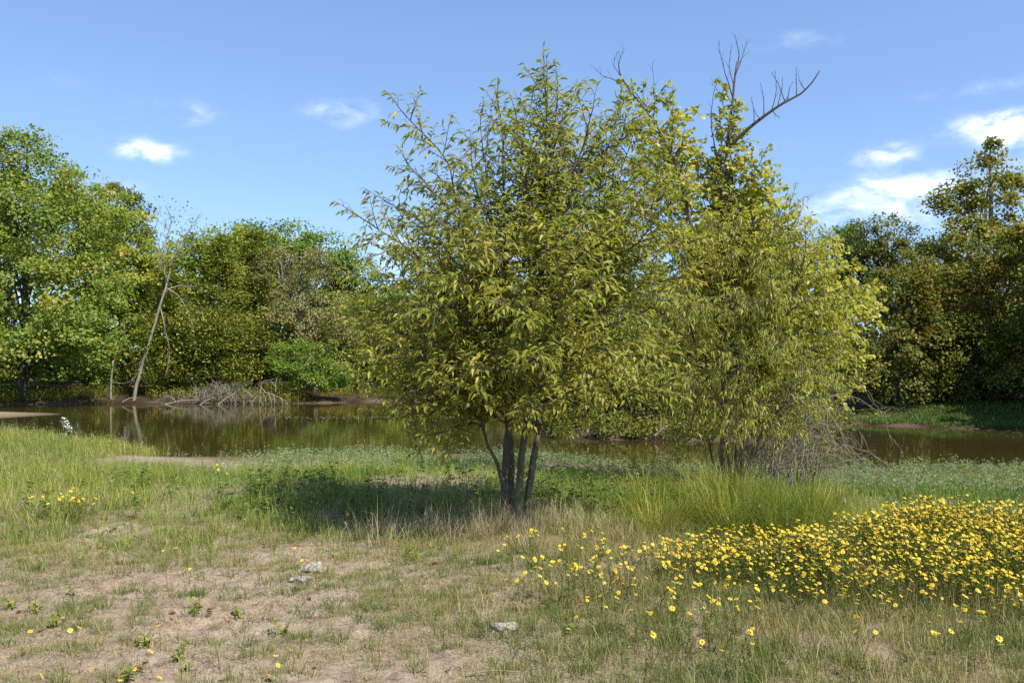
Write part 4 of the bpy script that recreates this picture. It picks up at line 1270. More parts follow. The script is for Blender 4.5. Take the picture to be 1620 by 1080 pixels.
def brush_pile():
    rng = np.random.default_rng(13)
    d = 41.6
    bx = (345 - 810) / F * d
    root = thing('brush_pile', 'pile of grey dead branches slumped at the far water edge', 'brush', (bx, d, WATER + .05))
    tw = Geo()
    for k in range(74):
        x0 = bx + rng.normal(0, 1.05)
        b = np.array([x0, d + rng.uniform(-.3, .8), WATER - .02])
        an = rng.uniform(0, 6.28)
        dr = np.array([math.cos(an), math.sin(an) * .5, 0])
        h = rng.uniform(.25, 1.0) * math.exp(-((x0 - bx) / 2.2) ** 2)
        reach = rng.uniform(.4, 1.3)
        c = curve([b, b + dr * reach * .4 + [0, 0, h], b + dr * reach + [0, 0, h * rng.uniform(.1, .9)]], .15, .03, rng)
        V, T = tube(c, taper(len(c), rng.uniform(.010, .022), .005), 4)
        part_mesh('branch', root, V, T, M['dead_wood'], None, True)
        for s in shoots(c, rng, .2, .11, .5, .7, .02, .05, 4):
            V, T = tube(s, taper(4, .008, .003), 3)
            tw.add(V, T)
    tw.part('twigs', root, M['dead_wood'], False, 'stuff')
    # fallen bough with rib-like twigs dipping into the water
    d2 = 41.2
    r2 = thing('fallen_bough', 'fallen white bough with rib-like branches arching down into the water', 'branch', tuple(at(425, 620, d2)))
    sp = curve([at(397, 646, d2), at(401, 634, d2), at(410, 625, d2), at(424, 621, d2 - .3), at(440, 626, d2 - .5), at(450, 636, d2 - .6), at(456, 644, d2 - .6)], .12, .025, rng)
    V, T = tube(sp, taper(len(sp), .034, .010), 6)
    part_mesh('spine', r2, V, T, M['bark_pale'], None, True)
    for i in range(4, len(sp) - 3, 2):
        a = sp[i]
        e = np.array([a[0] + rng.uniform(.0, .35), a[1] - rng.uniform(.1, .5), WATER - .02])
        c = curve([a, (a + e) / 2 + [.05, 0, .08], e], .1, .01, rng)
        V, T = tube(c, taper(len(c), .018, .008), 4)
        part_mesh('rib', r2, V, T, M['bark_pale'], None, True)
    for ctrl in ([(412, 622), (416, 604), (430, 600)], [(436, 619), (437, 605), (438, 597)], [(437, 612), (428, 601), (434, 599)], [(420, 620), (408, 606)], [(402, 628), (388, 618), (380, 622)]):
        c = curve([at(a, b, d2) for a, b in ctrl], .1, .01, rng)
        V, T = tube(c, taper(len(c), .022, .008), 4)
        part_mesh('branch', r2, V, T, M['bark_pale'], None, True)
    # driftwood on the water line and roots of the bank
    for k, (x0, y0, x1, y1, dd, lab) in enumerate(((262, 640, 310, 632, 41.2, 'grey driftwood stick lying by the brush pile'), (316, 641, 340, 628, 41.1, 'pale driftwood limb slanting out of the brush pile'),
                                                  (195, 636, 214, 628, 41.4, 'pale fallen limb at the foot of the leaning snag'), (345, 641, 372, 622, 41.1, 'pale forked limb in the brush pile edge'),
                                                  (1035, 690, 1060, 672, 23.4, 'dark log slanting from the wooded point into the water'))):
        a, b = at(x0, y0, dd), at(x1, y1, dd)
        r = thing('driftwood', lab, 'driftwood', tuple(a))
        c = curve([a, (a + b) / 2 + [0, 0, .05], b], .15, .01, rng)
        V, T = tube(c, taper(len(c), .04, .02), 6)
        part_mesh('limb', r, V, T, M['bark_pale' if dd > 30 else 'dead_wood'], None, True)
        for s in shoots(c, rng, .3, .25, .4, .8, .1, 0, 4, False)[:3]:
            V, T = tube(s, taper(4, .015, .005), 4)
            part_mesh('branch', r, V, T, M['bark_pale' if dd > 30 else 'dead_wood'], None, True)


brush_pile()


# ------------------------------------------------------------------ ground cover
def scatter(n, x0, x1, y0, y1, dens, rng, margin=1.0):
    """Random ground points in a box, thinned by a density function and to a margin round the view."""
    x = rng.uniform(x0, x1, n)
    y = rng.uniform(y0, y1, n)
    k = (np.abs(x) < .60 * y + margin)
    x, y = x[k], y[k]
    k = rng.uniform(0, 1, len(x)) < dens(x, y)
    x, y = x[k], y[k]
    return np.stack([x, y, height(x, y) - .004], 1)


def tufts(P, per, spread, rng):
    """Several blades round each point."""
    i = np.repeat(np.arange(len(P)), per)
    Q = P[i].copy()
    off = rng.normal(0, 1, (len(Q), 2)) * spread
    Q[:, :2] += off
    Q[:, 2] = height(Q[:, 0], Q[:, 1]) - .004
    return Q, i, np.arctan2(off[:, 1], off[:, 0])


def stuff(name, label, cat, geo, mat):
    V, T, a = geo.get()
    o = obj(name, tri_mesh(name, V, T, mat, a))
    tag(o, label, cat, None, 'stuff')
    print(name, len(T))
    return o


RG = np.random.default_rng(101)


def meadow_density(x, y):
    _, dn, df = land(x, y)
    n = fbm(x * .9, y * .9, 71, 4)
    n5 = fbm(x * 1.6, y * 1.6, 73, 3)
    d = smooth(6.3, 9.4, y + (n - .5) * 4.5 + (n5 - .5) * 2.0) * (1 - .9 * bareness(x, y))
    shore = np.where(x < -7.2, smooth(.15, .7, dn), smooth(2.2, 4.6, dn + (n - .5) * 3.0 - 1.8 * smooth(-8, -7, x) * smooth(-3.0, -4.2, x)))
    return np.clip(d * shore * (.35 + .9 * smooth(.34, .6, n)), 0, 1)


def short_blades(P, heading, H, W, lean, var):
    """Very short grass: one tapering triangle per blade."""
    n = len(P)
    h = np.stack([np.cos(heading), np.sin(heading), np.zeros(n)], 1)
    tw = RG.uniform(0, 6.28, n)
    s = np.stack([np.cos(tw), np.sin(tw), np.zeros(n)], 1) * (W * .5)[:, None]
    tip = P + h * (H * lean)[:, None] + np.array([0, 0, 1.0]) * (H * np.sqrt(np.maximum(1 - lean * lean, .02)))[:, None]
    V = np.stack([P - s, P + s, tip], 1).reshape(-1, 3)
    return V, np.arange(3 * n).reshape(-1, 3), var


def build_turf():
    g = Geo()
    dens = lambda x, y: np.clip((1.0 - .90 * bareness(x, y)) * (.22 + .95 * smooth(.32, .58, fbm(x * 2.6, y * 2.6, 81, 4))) + .03, 0, 1) * smooth(11.5, 8.5, y)
    P = scatter(38000, -6.8, 6.8, 3.4, 11.5, dens, RG)
    Q, i, hd = tufts(P, 14, .030, RG)
    n = len(Q)
    tone = fbm(Q[:, 0] * 1.1, Q[:, 1] * 1.1, 91, 3)
    var = np.clip(RG.normal(.60, .18, n) + 1.1 * (tone - .5) + .45 * (RG.uniform(0, 1, len(P))[i] - .5), 0, 1.15)
    H = RG.uniform(.025, .085, n) * (.8 + .6 * smooth(-.3, .5, Q[:, 0] / (.55 * Q[:, 1]))) * (RG.uniform(.5, 1.5, len(P)))[i]
    g.add(*short_blades(Q, hd + RG.normal(0, .9, n), H, RG.uniform(.003, .006, n), RG.uniform(.1, .97, n), var))
    P = scatter(2600, -5.5, 5.5, 3.6, 9.5, lambda x, y: .30 + .5 * smooth(.42, .6, fbm(x * 1.4, y * 1.4, 99, 3)), RG)
    Q, i, hd = tufts(P, 30, .028, RG)
    n = len(Q)
    var = np.clip(RG.normal(.30, .14, n) + .6 * (RG.uniform(0, 1, len(P))[i] - .4), 0, 1.1)
    g.add(*short_blades(Q, hd + RG.normal(0, .6, n), RG.uniform(.04, .13, n) * RG.uniform(.5, 1.3, len(P))[i], RG.uniform(.003, .006, n), RG.uniform(.1, .95, n), var))
    stuff('short_turf', 'short drying turf over the sandy soil of the foreground', 'grass', g, M['turf'])
    # trampled thatch lying on the soil
    g = Geo()
    P = scatter(130000, -6.5, 6.5, 3.4, 10, lambda x, y: (.15 + .8 * smooth(.36, .6, fbm(x * 1.9, y * 1.9, 95, 4))) * (1 - .85 * bareness(x, y)), RG)
    n = len(P)
    P[:, 2] += .005
    a = RG.uniform(0, 6.28, n)
    Hh = RG.uniform(.03, .10, n)
    g.add(*short_blades(P, a, Hh, RG.uniform(.0022, .0045, n), RG.uniform(.93, 1.0, n), RG.uniform(0, 1.0, n)))
    stuff('straw_litter', 'dead straw lying flat on the sandy soil', 'straw', g, M['straw'])


def build_crumbs():
    """Loose crumbs of earth on the bare soil."""
    g = Geo()
    P = scatter(42000, -5.5, 5, 3.5, 9.5, lambda x, y: .08 + .75 * bareness(x, y) * smooth(.35, .6, fbm(x * 2.2, y * 2.2, 97, 3)), RG)
    n = len(P)
    sz = np.minimum(RG.lognormal(-5.2, .55, n), .022)
    t = np.array([[1, 0, -.3], [-.5, .87, -.3], [-.5, -.87, -.3], [0, 0, .8]])
    V = (P[:, None] + (t[None] + RG.normal(0, .25, (n, 4, 3))) * sz[:, None, None]).reshape(-1, 3)
    tt = np.array([[0, 1, 3], [1, 2, 3], [2, 0, 3]])
    T = (tt[None] + (np.arange(n) * 4)[:, None, None]).reshape(-1, 3)
    g.add(V, T)
    stuff('soil_crumbs', 'loose crumbs of sandy earth on the bare foreground soil', 'soil', g, M['ground'])


def build_meadow():
    g = Geo()
    P = scatter(50000, -15, 13, 6.2, 25, meadow_density, RG)
    P = P[(P[:, 1] < 26)]
    keep = RG.uniform(0, 1, len(P)) < np.clip(1.15 - .035 * (P[:, 1] - 8), .5, 1)
    P = P[keep]
    Q, i, hd = tufts(P, 10, .05, RG)
    n = len(Q)
    nn = fbm(Q[:, 0] * .7, Q[:, 1] * .7, 111, 3)
    left = smooth(-3, -6, Q[:, 0])
    lush = smooth(3.6, 5.5, Q[:, 0])
    H = (.11 + .16 * nn + .10 * left) * (.5 + .5 * smooth(7.0, 10.0, Q[:, 1])) * RG.uniform(.55, 1.35, n) * (1 - .45 * lush) * RG.uniform(.7, 1.3, len(P))[i]
    var = np.clip(.42 + .45 * (nn - .5) + .10 * left + RG.normal(0, .17, n) - .2 * lush + .14 * (RG.uniform(0, 1, len(P))[i] - .5), 0, 1.1)
    W = RG.uniform(.003, .006, n) * (1 + .03 * (Q[:, 1] - 8))
    g.add(*blade_geo(Q, hd + RG.normal(0, .8, n), H, W, RG.uniform(.15, .95, n), var))
    stuff('meadow_grass', 'light green meadow grass sloping down to the pond', 'grass', g, M['grass'])
    # airy seed stalks
    g = Geo()
    P = scatter(5200, -15, 8, 6.5, 24, lambda x, y: meadow_density(x, y) * (.25 + .75 * smooth(-3, -5.5, x)) + .06, RG)
    n = len(P)
    a = RG.uniform(0, 6.28, n)
    H = RG.uniform(.25, .5, n)
    lean = RG.uniform(.1, .6, n)
    g.add(*blade_geo(P, a, H, RG.uniform(.0016, .003, n), lean, RG.uniform(.1, .9, n)))
    hdv = np.stack([np.cos(a), np.sin(a), np.zeros(n)], 1)
    tip = P + np.array([0, 0, 1.0]) * (H * (1 - lean * (.35 + .35 * lean)))[:, None] + hdv * (H * .95 * lean)[:, None]
    for k in range(5):
        m = RG.uniform(0, .35, n)[:, None]
        base = tip * (1 - m * .6) + (P + [0, 0, .1]) * m * .6
        D = np.array([0, 0, .6]) + hdv * .5 + RG.normal(0, .6, (n, 3))
        g.add(*leaf_geo(base, D, RG.normal(0, 1, (n, 3)), RG.uniform(.02, .06, n), RG.uniform(.002, .005, n), LEAF_FAR_V, LEAF_FAR_T, RG.uniform(.2, 1, n)))
    stuff('seed_grass', 'wispy straw coloured seed stalks standing above the meadow grass', 'grass', g, M['straw'])


def build_dry_stalks():
    g = Geo()
    u = lambda x, y: x / (.554 * y)
    P = scatter(11000, -5, 6.5, 3.4, 9.0, lambda x, y: smooth(-.5, .5, u(x, y) + (fbm(x * 1.2, y * 1.2, 121, 3) - .5) * 1.6) * .55, RG)
    Q, i, hd = tufts(P, 6, .03, RG)
    n = len(Q)
    H = RG.uniform(.08, .24, n) * RG.uniform(.6, 1.4, len(P))[i]
    var = np.clip(RG.normal(.62, .22, n) + .25 * (RG.uniform(0, 1, len(P))[i] - .5), 0, 1.1)
    g.add(*blade_geo(Q, hd + RG.normal(0, .7, n), H, RG.uniform(.0025, .0045, n), RG.uniform(.1, .95, n), var))
    stuff('dry_grass', 'olive and straw coloured tufts of drying grass among the scattered flowers', 'grass', g, M['turf'])
    # straw round the foot of the meadow tree
    g = Geo()
    P = np.concatenate([np.stack([RG.normal(.05, .4, 60), RG.normal(8.5, .28, 60), np.zeros(60)], 1), np.stack([RG.normal(-.2, .8, 40), RG.normal(8.2, .3, 40), np.zeros(40)], 1)])
    P[:, 2] = height(P[:, 0], P[:, 1])
    Q, i, hd = tufts(P, 34, .05, RG)
    n = len(Q)
    g.add(*blade_geo(Q, hd + RG.normal(0, .7, n), RG.uniform(.10, .42, n) * RG.uniform(.5, 1.2, len(P))[i], RG.uniform(.0022, .004, n), RG.uniform(.1, 1.0, n), RG.uniform(0, .9, n)))
    stuff('straw_grass', 'pale straw grass bunched round the foot of the meadow tree', 'grass', g, M['straw'])


def build_bunch():
    g = Geo()
    P = []
    for k in range(56):
        x = RG.uniform(1.25, 4.2)
        y = RG.uniform(7.9, 10.6)
        if y < 8.0 + .25 * abs(x - 2.4) or x > 3.15 + .25 * (y - 8):
            continue
        P.append((x, y, 0))
    P = np.array(P)
    P[:, 2] = height(P[:, 0], P[:, 1])
    Q, i, hd = tufts(P, 380, .085, RG)
    n = len(Q)
    H = RG.uniform(.15, .74, n) * RG.uniform(.42, 1.2, len(P))[i]
    var = np.clip(RG.normal(.5, .2, n) + .5 * (RG.uniform(0, 1, len(P))[i] - .5) + .4 * (RG.uniform(0, 1, n) > .9), 0, 1.1)
    nx_ = fbm(Q[:, 0] * 2.2, Q[:, 1] * 2.2, 191, 2)
    H = H * (.6 + .75 * nx_)
    g.add(*blade_geo(Q, hd + RG.normal(0, .6, n), H, RG.uniform(.003, .0055, n), np.clip(RG.normal(.68, .26, n), .02, 1.1), var, .55))
    stuff('bunch_grass', 'tall fountain-like bunch grass at the foot of the willow', 'grass', g, M['bunch'])
    # lush turf at the right shore and on the bank across
    g = Geo()
    P = scatter(5000, 3.8, 13, 10.5, 17.2, lambda x, y: smooth(.5, 2.4, land(x, y)[1]) * smooth(3.8, 5.2, x) * .75, RG)
    Q, i, hd = tufts(P, 9, .05, RG)
    n = len(Q)
    g.add(*blade_geo(Q, hd + RG.normal(0, .8, n), RG.uniform(.05, .15, n), RG.uniform(.005, .009, n), RG.uniform(.1, .8, n), RG.beta(2, 2, n)))
    P = scatter(4200, 9, 20, 24.5, 31, lambda x, y: smooth(.0, .5, land(x, y)[2]) * smooth(9.2, 10, x) * smooth(6.5, 4, land(x, y)[2]), RG)
    Q, i, hd = tufts(P, 8, .06, RG)
    n = len(Q)
    g.add(*blade_geo(Q, hd + RG.normal(0, .8, n), RG.uniform(.05, .15, n), RG.uniform(.012, .022, n), RG.uniform(.1, .8, n), RG.beta(2, 2, n)))
    stuff('lush_grass', 'fresh green grass along the right-hand shore and the bank across', 'grass', g, M['lush'])


def build_smartweed():
    g = Geo()

    def dens(x, y):
        _, dn, df = land(x, y)
        n = fbm(x * .9, y * .9, 131, 4)
        a = smooth(-.15, .35, dn) * smooth(5.4, 3.0, dn + (n - .5) * 3.4) * smooth(-6.4, -3.4, x + (n - .5) * 2)
        return np.clip(a * (.15 + 1.5 * smooth(.42, .60, n)), 0, 1)
    P = scatter(12500, -7, 13, 12, 21, dens, RG)
    Q, i, hd = tufts(P, 3, .05, RG)
    n = len(Q)
    H = RG.uniform(.05, .22, n) * RG.uniform(.6, 1.4, len(P))[i]
    g.add(*blade_geo(Q, hd, H, np.full(n, .004), RG.uniform(.05, .5, n), RG.uniform(.4, 1, n)))
    for k in range(5):
        f = RG.uniform(.25, 1.0, n)
        B = Q + np.array([0, 0, 1.0]) * (H * f)[:, None]
        a = RG.uniform(0, 6.28, n)
        D = np.stack([np.cos(a), np.sin(a), RG.uniform(-.1, .7, n)], 1)
        g.add(*leaf_geo(B, D, np.array([0, 0, 1.0]) + RG.normal(0, .4, (n, 3)), RG.uniform(.03, .07, n), RG.uniform(.010, .02, n), LEAF_FAR_V, LEAF_FAR_T, np.clip(RG.normal(.5, .2, n), 0, 1)))
    stuff('shore_weeds', 'low blue-green weeds matted along the near shore', 'weeds', g, M['smartweed'])


def build_forbs():
    g = Geo()

    def dens(x, y):
        n = fbm(x * .8, y * .8, 141, 3)
        a = smooth(8.9, 9.6, y) * smooth(12.6, 11.2, y) * smooth(-5.6, -4.2, x) * smooth(2.2, 1.2, x)
        return a * (.2 + .9 * smooth(.38, .6, n))
    P = scatter(300, -6, 2.5, 8.6, 13, dens, RG)
    Q, i, hd = tufts(P, 3, .04, RG)
    n = len(Q)
    H = RG.uniform(.16, .42, n)
    g.add(*blade_geo(Q, hd, H, np.full(n, .004), RG.uniform(.05, .4, n), RG.uniform(.2, .9, n)))
    for k in range(14):
        f = RG.uniform(.15, 1.0, n)
        B = Q + np.array([0, 0, 1.0]) * (H * f * .95)[:, None]
        a = RG.uniform(0, 6.28, n)
        D = np.stack([np.cos(a), np.sin(a), RG.uniform(-.3, .5, n)], 1)
        g.add(*leaf_geo(B, D, np.array([0, 0, 1.0]) + RG.normal(0, .4, (n, 3)), RG.uniform(.03, .085, n), RG.uniform(.012, .03, n), LEAF_WIDE_V, LEAF_WIDE_T, np.clip(RG.normal(.5, .25, n), 0, 1)))
    stuff('broadleaf_weeds', 'dark green broadleaf weeds in the shade around the meadow tree', 'weeds', g, M['forb'])
    # undergrowth and dead stalks on the far bank
    g = Geo()
    n = 2200
    x = RG.uniform(-28, 10, n)
    y = np.interp(x, FS_X, FS_Y) + RG.uniform(.05, 1, n) ** 1.6 * 4.5
    P = np.stack([x, y, height(x, y)], 1)
    _, dn, df = land(x, y)
    P = P[(df > .05) & (fbm(x * .6, y * .6, 151, 3) > .46)]
    Q, i, hd = tufts(P, 7, .12, RG)
    n = len(Q)
    H = RG.uniform(.15, .6, n)
    g.add(*blade_geo(Q, hd, H, np.full(n, .012), RG.uniform(.1, .9, n), RG.uniform(.2, .9, n)))
    for k in range(3):
        B = Q + np.array([0, 0, 1.0]) * (H * RG.uniform(.3, 1, n))[:, None]
        D = RG.normal(0, 1, (n, 3))
        g.add(*leaf_geo(B, D, np.array([0, 0, 1.0]) + RG.normal(0, .5, (n, 3)), RG.uniform(.06, .13, n), RG.uniform(.03, .06, n), LEAF_FAR_V, LEAF_FAR_T, RG.uniform(0, 1, n)))
    stuff('undergrowth', 'brownish undergrowth along the wooded far bank', 'undergrowth', g, M['leaf_brown'])


build_turf()
build_crumbs()
build_meadow()
build_dry_stalks()
build_bunch()
build_smartweed()
build_forbs()


# ------------------------------------------------------------------ flowers
def head_mesh(var, petals=8, r=.023):
    V, T = [], []
    n = 0
    for k in range(petals):
        a = 2 * math.pi * k / petals + RG.normal(0, .06)
        L = r * RG.uniform(.88, 1.1)
        c, s = math.cos(a), math.sin(a)
        for (u, v, z) in ((.18, .0, 0), (.6, .26, .10), (1.0, .10, RG.uniform(-.1, .12)), (1.0, -.10, RG.uniform(-.1, .12)), (.6, -.26, .10)):
            V.append(((u * c - v * s) * L, (u * s + v * c) * L, z * L + .002))
        T += [(n, n + 4, n + 1), (n + 4, n + 3, n + 1), (n + 3, n + 2, n + 1)]
        n += 5
    me = tri_mesh('flower_head', V, T, M['petal'], np.full(len(T), var), False)
    # raised disc in the middle, same mesh, second material
    me2 = me
    import bmesh
    bm = bmesh.new()
    bm.from_mesh(me2)
    lay = bm.faces.layers.float.get('var')
    ring = [bm.verts.new((math.cos(q) * r * .28, math.sin(q) * r * .28, .003)) for q in np.arange(6) * math.pi / 3]
    top = bm.verts.new((0, 0, .009))
    for k in range(6):
        f = bm.faces.new((ring[k], ring[(k + 1) % 6], top))
        f.material_index = 1
        if lay:
            f[lay] = var
    bm.to_mesh(me2)
    bm.free()
    me2.materials.append(M['disc'])
    return me2


HEADS = [head_mesh(v, p, r) for v, p, r in ((.2, 8, .018), (.45, 8, .016), (.6, 8, .019), (.85, 7, .015))]


def plant_variant(rng, nh, hgt):
    """Stem mesh (branching, with narrow leaves) and the places of its flower heads."""
    g = Geo()
    heads = []
    main = curve([(0, 0, 0), (rng.normal(0, .02), rng.normal(0, .02), hgt * .5), (rng.normal(0, .04), rng.normal(0, .04), hgt)], .08, .003, rng)
    V, T = tube(main, taper(len(main), .0032, .0016), 4)
    g.add(V, T, np.full(len(T), .4))
    heads.append(main[-1])
    stems = [main]
    for k in range(nh - 1):
        t = rng.uniform(.25, .75)
        P = main[int(t * (len(main) - 1))]
        a = rng.uniform(0, 6.28)
        rr = rng.uniform(.04, .13)
        e = np.array([P[0] + math.cos(a) * rr, P[1] + math.sin(a) * rr, hgt * rng.uniform(.78, 1.05)])
        c = curve([P, (P + e) / 2 + [math.cos(a) * rr * .2, math.sin(a) * rr * .2, 0], e], .07, .003, rng)
        V, T = tube(c, taper(len(c), .0022, .0012), 3)
        g.add(V, T, np.full(len(T), .4))
        heads.append(e)
        stems.append(c)
    for c in stems:
        p, t, s = leaf_slots(c, rng, .035, .05)
        p, t, s = p[:-1], t[:-1], s[:-1]
        if len(p):
            d, n = leaf_dirs(t, s, rng, .5, .8, .1)
            g.add(*leaf_geo(p, d, n, .05 * rng.uniform(.5, 1.2, len(p)), .009, LEAF_FAR_V, LEAF_FAR_T, rng.uniform(.1, .9, len(p))))
    V, T, a = g.get()
    return tri_mesh('stem', V, T, M['flower_green'], a), heads


RF = np.random.default_rng(55)
VARS = {k: [plant_variant(RF, k, RF.uniform(.30, .44)) for _ in range(4)] for k in (1, 2, 3, 4, 5, 6)}


def head_rot(rng):
    t = Vector((SUN.x, SUN.y, SUN.z * 1.2)).normalized() * .5 + Vector((rng.normal(0, .5), rng.normal(.05, .5), .7))
    q_ = t.normalized().to_track_quat('Z', 'Y')
    e = q_.to_euler()
    return e


def flower_plant(x, y, nh, scale, label, group, name='yellow_wildflower'):
    me, heads = VARS[nh][int(RF.integers(0, 4))]
    root = thing(name, label, 'flower', (x, y, gz(x, y) - .005), group)
    rz = RF.uniform(0, 6.28)
    st = bpy.data.objects.new('stem', me)
    link(st, root)
    st.rotation_euler = (RF.normal(0, .06), RF.normal(0, .06), rz)
    st.scale = (scale,) * 3
    Rm = st.rotation_euler.to_matrix()
    for h in heads:
        o = bpy.data.objects.new('flower_head', HEADS[int(RF.integers(0, 4))])
        link(o, root)
        o.location = Rm @ (Vector(h) * scale)
        o.rotation_euler = head_rot(RF)
        o.scale = (RF.uniform(.62, 1.08),) * 3
    return root


def in_patch(x, y):
    """How thickly the yellow patch grows at a ground point."""
    n = fbm(x * .9, y * .9, 161, 3) - .5
    top = np.interp(x, [1.0, 2.2, 3.0, 3.6, 4.6, 7.0], [7.0, 7.3, 7.9, 9.1, 9.2, 8.9])
    a = smooth(4.9, 6.6, y + n * 1.0 + .10 * (x - 2.5)) * smooth(.25, -.35, y - top + n * .9) * (.12 * smooth(.1, .6, x + n) + .88 * smooth(.8, 1.7, x + n * 1.0))
    a = a * (.14 + 1.1 * smooth(.38, .58, fbm(x * 1.5, y * 1.5, 167, 3)))
    return a


pts = []
while len(pts) < 130:
    x, y = RF.uniform(.9, 5.6), RF.uniform(5.4, 9.6)
    if abs(x) < .6 * y + .2 and RF.uniform() < in_patch(np.array([x]), np.array([y]))[0]:
        pts.append((x, y))
for (x, y) in pts:
    nh_, sc_ = int(RF.integers(4, 7)), RF.uniform(.6, .9)
    sc_ *= .6 + .4 * min(1.0, float(in_patch(np.array([x]), np.array([y]))[0]))
    flower_plant(x, y, nh_, sc_, '%s yellow wildflower with %s heads in the dense patch by the bunch grass' % ('short' if sc_ < .62 else 'tall' if sc_ > .78 else 'middling', {4: 'four', 5: 'five', 6: 'six'}[nh_]), 'flowers of the dense yellow patch')
for k in range(50):
    x, y = RF.uniform(-.1, 1.7), RF.uniform(5.8, 7.4)
    nh_ = int(RF.integers(2, 5))
    flower_plant(x, y, nh_, RF.uniform(.5, .8), 'yellow wildflower with %s heads in the thin edge of the patch by the meadow tree' % {2: 'two', 3: 'three', 4: 'four'}[nh_], 'flowers of the thin patch edge')
for k in range(74):
    x, y = None, None
    while True:
        x, y = RF.uniform(-.5, 3.6), RF.uniform(4.3, 6.3)
        if abs(x) < .54 * y and RF.uniform() < .45 + .55 * smooth(4.2, 6.6, y) and x > -.1 + (6.6 - y) * .3:
            break
    nh_, sc_ = int(RF.integers(1, 4)), RF.uniform(.45, .85)
    flower_plant(x, y, nh_, sc_, '%s yellow wildflower with %s scattered among drying grass tufts' % ('low' if sc_ < .65 else 'knee-high', {1: 'one head', 2: 'two heads', 3: 'three heads'}[nh_]), 'flowers scattered in the drying grass')
for (px, py) in ((262, 868), (300, 890), (280, 864), (60, 1070), (197, 1068), (250, 1072), (125, 1000), (127, 985), (258, 988), (48, 1008), (101, 972), (245, 1030), (227, 1050), (440, 1035), (450, 1055), (475, 895), (470, 868), (490, 888)):
    d = (EYE - .12) * F / (py - HOR)
    flower_plant((px - 810) / F * d, d, 1, .36, 'tiny yellow wildflower growing low on the bare sandy soil', 'flowers on the bare soil')
for k in range(12):
    x, y = -4.15 + RF.normal(0, .22), 9.0 + RF.normal(0, .22)
    flower_plant(x, y, int(RF.integers(3, 6)), RF.uniform(.6, .8), 'yellow wildflower in the small clump at the edge of the meadow grass', 'flowers of the small meadow clump')
for k in range(14):
    x, y = RF.uniform(-3.6, -.3), RF.uniform(9.4, 11.2)
    nh_ = int(RF.integers(1, 4))
    flower_plant(x, y, nh_, RF.uniform(.7, 1.0), 'yellow wildflower with %s in the shaded weeds beside the meadow tree' % {1: 'one head', 2: 'two heads', 3: 'three heads'}[nh_], 'flowers in the shaded weeds')
# the flowers past those: one mass of heads deeper in the patch
def flower_mass():
    pts = scatter(21000, .5, 6.6, 5.4, 9.8, lambda x, y: in_patch(x, y) * .8, RF, .3)
    g = Geo()
    hv = [(0, 0, .005)]
    ht = []
    for k in range(8):
        a = k * math.pi / 4
        for da, rr_ in ((-.30, .0145), (.30, .0145)):
            hv.append((math.cos(a + da) * rr_, math.sin(a + da) * rr_, RF.uniform(-.002, .003)))
        ht.append((0, 1 + 2 * k, 2 + 2 * k))
    hv, ht = np.array(hv), np.array(ht)
    st = Geo()
    for p in pts:
        R = np.array(Matrix(head_rot(RF).to_matrix()))
        top = p + np.array([RF.normal(0, .04), RF.normal(0, .04), RF.uniform(.14, .38) * (.55 + .45 * min(1.0, float(in_patch(p[:1], p[1:2])[0])))])
        g.add(hv @ R.T * RF.uniform(.55, 1.1) + top, ht, np.full(len(ht), RF.uniform(.1, .9)))
        V, T = tube(np.stack([p, (p + top) / 2 + RF.normal(0, .01, 3), top]), [.0024, .002, .0015], 3, False)
        st.add(V, T, np.full(len(T), .4))
        m = 2
        B = p + (top - p) * RF.uniform(.1, .95, m)[:, None]
        st.add(*leaf_geo(B, RF.normal(0, 1, (m, 3)) + [0, 0, .4], np.array([0, 0, 1.0]) + RF.normal(0, .4, (m, 3)), RF.uniform(.03, .06, m), .009, LEAF_FAR_V, LEAF_FAR_T, RF.uniform(.1, .9, m)))
    stuff('flower_mass', 'mass of small yellow flower heads filling the dense patch', 'flowers', g, M['petal'])
    stuff('flower_stalks', 'green stalks and leaves under the dense yellow patch', 'stalks', st, M['flower_green'])


flower_mass()


# white-flowered plant at the top of the left bank
def white_plant():
    rng = np.random.default_rng(4)
    x, y = (108 - 810) / F * 19.6, 19.6
    z = gz(x, y)
    root = thing('white_wildflower', 'white flat-topped wildflower standing at the grassy pond edge', 'flower', (x, y, z))
    g = Geo()
    hs_ = []
    for k in range(11):
        e = np.array([x + rng.normal(0, .12), y + rng.normal(0, .10), z + rng.uniform(.22, .56)])
        c = curve([np.array([x, y, z]), (np.array([x, y, z]) + e) / 2 + [0, 0, .03], e], .1, .005, rng)
        V, T = tube(c, taper(len(c), .006, .003), 4)
        g.add(V, T, np.full(len(T), .4))
        hs_.append(e)
        p, t, s = leaf_slots(c, rng, .05, .1)
        d, n = leaf_dirs(t, s, rng, .4, .9, .1)
        g.add(*leaf_geo(p, d, n, .09, .02, LEAF_FAR_V, LEAF_FAR_T, rng.uniform(.2, .8, len(p))))
    g.part('stem', root, M['flower_green'], False, 'stuff')
    for e in hs_:
        n = 18
        P = e + rng.normal(0, 1, (n, 3)) * np.array([.028, .028, .012])
        V, T, a = leaf_geo(P, rng.normal(0, 1, (n, 3)), np.array([0, 0, 1.0]) + rng.normal(0, .3, (n, 3)), .026, .026, LEAF_FAR_V, LEAF_FAR_T, rng.uniform(0, 1, n))
        part_mesh('flower_head', root, V, T, M['white_petal'], a, False, 'stuff')


white_plant()


# ------------------------------------------------------------------ small things on the ground
def ground_at(px, py):
    """Ground point seen at a place in the foreground of the photograph."""
    d = EYE * F / (py - HOR)
    for _ in range(4):
        d = (EYE - gz((px - 810) / F * d, d)) * F / (py - HOR)
    return (px - 810) / F * d, d


